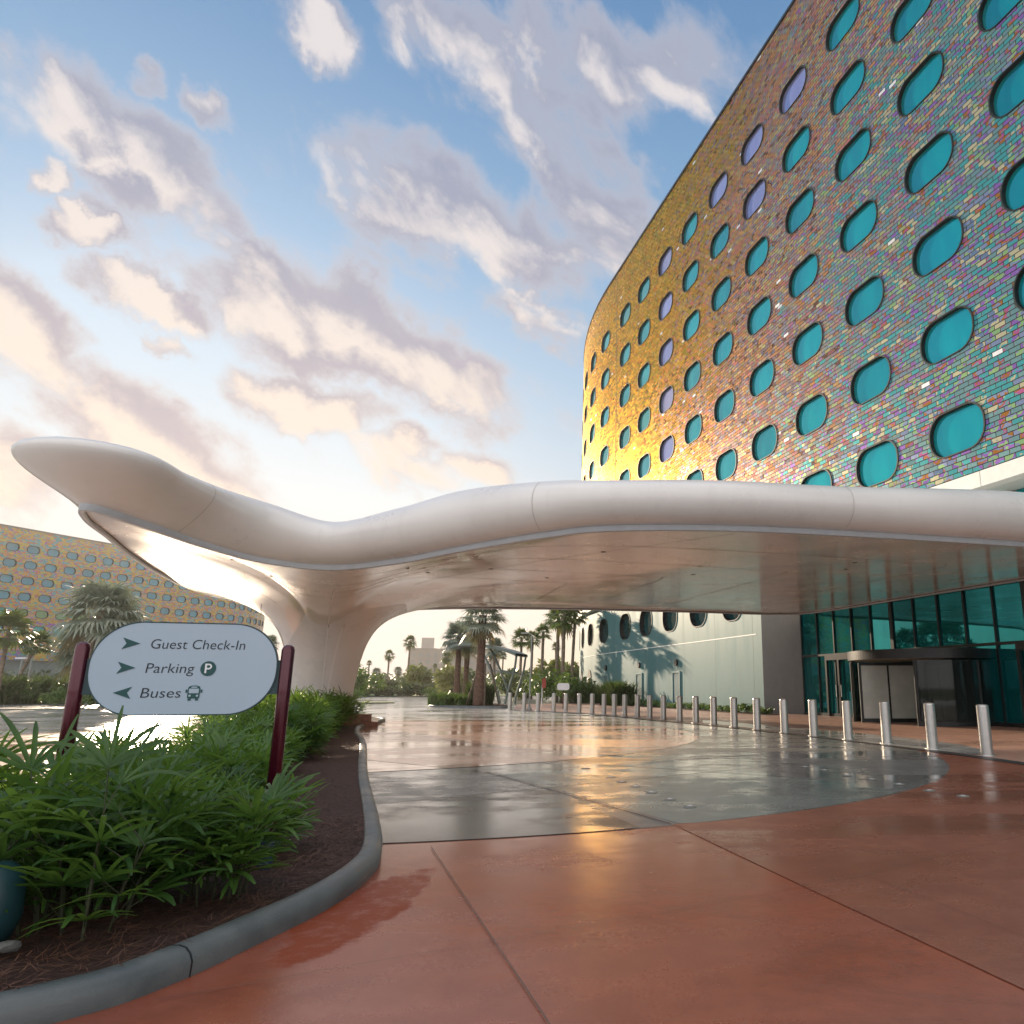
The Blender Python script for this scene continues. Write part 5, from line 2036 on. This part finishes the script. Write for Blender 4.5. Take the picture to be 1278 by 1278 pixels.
# hedge row across the far side of the drive
i = 0
for px in range(436, 556, 7):
    d = 104 + rng.uniform(-3, 5)
    x, y = at(px + rng.uniform(-2, 2), 862, d)[:2]
    kind = ("fardark", "far", "fardark", "far")[i % 4]
    shrub(x, y, kind, rng.uniform(0.55, 0.85), "dark clipped shrub in the row along the far side of the drive", "shrubs along the far side of the drive")
    i += 1
for px, d, kind, sc_, lab in ((447, 84, "hedge", 2.6, "tall green shrub right beside the column"), (441, 80, "low", 2.5, "bright low shrub at the column's right foot"), (478, 118, "far", 1.3, "grey-green tree under the second skyline palm"),
                              (523, 112, "faryel", 1.3, "yellow-green tree left of the far grey building"), (533, 122, "far", 1.1, "grey-green tree before the far grey building"),
                              (500, 122, "far", 1.2, "grey-green tree left of the tallest palm"), (540, 100, "low", 3.0, "low round bush at the far kerb before the island")):
    x, y = at(px, 860, d)[:2]
    shrub(x, y, kind, sc_, lab)
# left verge
for k in range(24):
    px = -20 + k * 9 + rng.uniform(-3, 3)
    x, y = at(px, 862, 72 + rng.uniform(-2, 6))[:2]
    shrub(x, y, ("tuft_dark", "hedge", "faryel", "fardark")[k % 4] if k % 4 != 2 else "tuft", (1.5, 1.3, 1.4, 0.8)[k % 4], "young shrub in the ragged row on the left verge", "shrubs on the left verge")
for px, d, lab in ((72, 58, "round dark bush at the kerb under the left sign post"), (118, 57, "low bright bush under the sign's lower left"), (135, 58, "low bright bush on the grass island, right one"), (100, 60, "low bright bush on the grass island, middle one")):
    x, y = at(px, 862, d)[:2]
    shrub(x, y, "hedge", 0.85, lab, z=0.05)
for px, d, sc_ in ((322, 96, 1.0), (332, 92, 1.0), (342, 90, 1.1), (350, 95, 1.2)):
    x, y = at(px, 862, d)[:2]
    shrub(x, y, "fardark", sc_, "dark shrub glimpsed between the sign and the column", "shrubs between the sign and the column")

# far-off wood closing the horizon
r4 = random.Random(77)
tw_ = MB()
for k in range(360):
    azd = radians(-62 + 62 * k / 360 + r4.uniform(-0.1, 0.1))
    d = r4.uniform(150, 210)
    c = (d * sin(azd), d * cos(azd), r4.uniform(0.8, 2.4))
    leaf_clump(tw_, c, (r4.uniform(2.5, 4.5), r4.uniform(2, 4), r4.uniform(1.4, 3.0)), 46, 0.65, r4)
tag(tw_.build("far_wood", M["far_leaf"]), kind="stuff")

# ================================================================== small structures beyond the drive
# curved steel shelter
sx, sy, _z = at(612, 870, 60)
shl = empty("bus_shelter", (sx, sy, 0), radians(-8))
tag(shl, "grey-green steel shelter with a curved roof and splayed legs behind the stout palm", "shelter")
rfm = MB()
prof = [(-2.9, 4.15), (-2.2, 4.35), (-1.0, 4.35), (0.4, 4.15), (1.6, 3.85), (2.4, 3.55)]
prof = catmull(prof, 4)
for (x0, z0), (x1, z1) in zip(prof[:-1], prof[1:]):
    for a in (0.0, 0.22):
        rfm.quad((x0, -1.6, z0 + a), (x1, -1.6, z1 + a), (x1, 1.6, z1 + a), (x0, 1.6, z0 + a))
    for yy in (-1.6, 1.6):
        rfm.quad((x0, yy, z0), (x1, yy, z1), (x1, yy, z1 + 0.22), (x0, yy, z0 + 0.22))
rfm.build("roof", M["shelter"], shl)
for yy in (-1.2, 1.2):
    for pts in (((2.35, yy, 3.6), (2.2, yy, 2.4), (1.75, yy, 0.8), (1.6, yy, 0.0)), ((-0.6, yy, 4.25), (0.3, yy, 2.6), (0.9, yy, 1.2), (1.2, yy, 0.0)),
                ((0.4, yy, 2.55), (2.2, yy, 2.2))):
        t = MB()
        t.tube(pts if len(pts) < 3 else catmull(list(pts), 4), 0.09 if len(pts) > 2 else 0.05, 8)
        t.build("leg" if len(pts) > 2 else "rail", M["shelter"], shl, smooth=True)

# lamp pole by the bollards
lx, ly = gp(660.5, 887)
lp = empty("lamp_pole", (lx, ly, 0))
tag(lp, "tall thin grey lamp pole standing between the far bollards", "lamp pole")
t = MB()
t.tube([(0, 0, 0), (0, 0, 2.0), (0, 0, 4.1)], [0.05, 0.04, 0.03], 10)
t.build("pole", M["pole"], lp)
t = MB()
t.lathe([(0.14, 0.0), (0.14, 0.12), (0.07, 0.2), (0.06, 0.3)], seg=16)
t.build("base", M["pole"], lp)
t = MB()
t.tube([(0, 0, 4.1), (-0.25, 0, 4.18)], 0.03, 8)
t.box(-0.6, -0.2, -0.09, 0.09, 4.15, 4.22)
t.build("lamp_head", M["pole"], lp)
# left street lamps
for px, top, d, lab in ((131, 738, 62, "tall street lamp rising through the large silver palm"), (42, 812, 75, "white-headed street lamp near the small leaning palm"), (28, 822, 80, "short white-headed street lamp at the far left verge")):
    x, y, z = at(px, top, d)
    e = empty("street_lamp", (x, y, 0))
    tag(e, lab, "street lamp")
    t = MB()
    t.tube([(0, 0, 0), (0, 0, z)], [0.09, 0.06], 10)
    t.build("pole", M["pole"], e)
    t = MB()
    t.box(-0.5, 0.35, -0.14, 0.14, z - 0.02, z + 0.10)
    t.build("lamp_head", M["white_sign"], e)

# small white sign and red sign
x, y, z = at(703, 857, 45)
e = empty("small_sign", (x, y, 0))
tag(e, "small white rounded sign on one post before the palm pair", "sign")
t = MB()
w2, h2, r2 = 0.36, 0.20, 0.12
ol2 = []
for cx2, cy2, a0 in ((w2 - r2, h2 - r2, 0), (-w2 + r2, h2 - r2, 90), (-w2 + r2, -h2 + r2, 180), (w2 - r2, -h2 + r2, 270)):
    for k in range(7):
        a = radians(a0 + 15 * k)
        ol2.append((cx2 + r2 * cos(a), cy2 + r2 * sin(a)))
t.prism(ol2, lambda u, v, d: (u, d, z + v), -0.03, 0.03)
t.build("panel", M["white_sign"], e)
t = MB()
t.tube([(0, 0.04, 0), (0, 0.04, z - 0.15)], 0.035, 8)
t.build("post", M["plum"], e)
x, y, z = at(679, 853, 50)
e = empty("small_sign", (x, y, 0))
tag(e, "narrow rounded red sign board on a pale post left of the small white sign", "sign")
t = MB()
t.prism([(0.13 * cos(a), 0.13 * sin(a) + (0.2 if sin(a) > 0 else -0.2)) for a in [2 * pi * (k + 0.5) / 24 for k in range(24)]], lambda u, v, d: (u, d, z + v), -0.03, 0.03)
t.build("panel", M["red_sign"], e)
t = MB()
t.tube([(-0.12, 0.05, 0), (-0.12, 0.05, z)], 0.035, 8)
t.build("post", M["white_sign"], e)

# far grey slab building and a long pale roof
x, y, _q = at(555, 860, 420)
e = empty("apartment_block", (x, y, 0), radians(15))
tag(e, "far-off grey slab building with a small roof tower behind the trees", "building")
t = MB()
t.box(-19, 28, -6, 6, 0, 20.5)
t.build("wall", mat("far_wall", (0.15, 0.135, 0.13), 0.8, var=0.1, scale=0.1), e)
t = MB()
t.box(-13.5, -7, -4, 4, 20.5, 27)
t.build("roof_tower", mat("far_tower", (0.27, 0.25, 0.24), 0.8, var=0.1, scale=0.1), e)
for k in range(12):
    t = MB()
    for q in range(5):
        t.box(-18 + 3.8 * k, -16.2 + 3.8 * k, -6.08, -5.9, 2.5 + 3.5 * q, 4.6 + 3.5 * q)
    t.build("window_bay", mat("far_glass", (0.10, 0.12, 0.13), 0.3, var=0.1) if k == 0 else bpy.data.materials["far_glass"], e)
t = MB()
t.box(-19.4, 28.4, -6.4, 6.4, 20.5, 21.3)
t.build("cornice", bpy.data.materials["far_wall"], e)
x, y, _q = at(538, 858, 230)
e = empty("carport", (x, y, 0), radians(4))
tag(e, "long low pale roof on posts in front of the far grey building", "carport")
t = MB()
pr2 = [(-9, 2.6), (-8.4, 3.6), (-6, 4.2), (6, 4.2), (8.4, 3.6), (9, 2.6)]
t.prism(pr2, lambda u, v, d: (u, d, v), -3, 3)
t.build("roof", M["white_sign"], e)
for k in (-8, -3, 3, 8):
    t = MB()
    t.tube([(k, 0, 0), (k, 0, 3.0)], 0.12, 8)
    t.build("post", M["pole"], e)
for px, py, d, w_, h_, lab in ((714, 838, 260, 16, 5.5, "low far building with a grey pitched roof left of the podium"), (672, 842, 300, 14, 4.5, "low far building behind the lamp pole")):
    x, y, z = at(px, py, d)
    e = empty("house", (x, y, 0), radians(-6))
    tag(e, lab, "building")
    t = MB()
    t.box(-w_ / 2, w_ / 2, -4, 4, 0, h_)
    t.build("wall", M["white_sign"], e)
    t = MB()
    t.prism([(-w_ / 2 - 0.6, h_), (w_ / 2 + 0.6, h_), (w_ / 4, h_ + 2.6), (-w_ / 4, h_ + 2.6)], lambda u, v, d: (u, d, v), -4.5, 4.5)
    t.build("roof", M["pole"], e)
    t = MB()
    for k in range(3):
        t.box(-w_ / 3 + k * w_ / 3 - 0.8, -w_ / 3 + k * w_ / 3 + 0.8, -4.06, -3.9, 1.2, 2.8)
    t.build("window", bpy.data.materials["far_glass"], e)

# put the tower roots at their bases
for root, p in ((hotel, (9.7, 27.5, 0)), (farh, (-123.0, 212.0, 0))):
    root.location = p
    for ch in root.children:
        ch.location = (-p[0], -p[1], -p[2])

# ================================================================== the air
hz = MB()
hz.box(-330, 190, -40, 470, -1.2, 46)
ho = hz.build("haze", bpy.data.materials.new("haze_air"), None)
hm = ho.data.materials[0]
hm.use_nodes = True
hm.node_tree.nodes.clear()
hout = hm.node_tree.nodes.new("ShaderNodeOutputMaterial")
hv = hm.node_tree.nodes.new("ShaderNodeVolumePrincipled")
hv.inputs["Color"].default_value = (1.0, 0.96, 0.92, 1)
hv.inputs["Density"].default_value = 0.00030
hv.inputs["Anisotropy"].default_value = 0.5
hm.node_tree.links.new(hv.outputs[0], hout.inputs["Volume"])
tag(ho, kind="stuff")
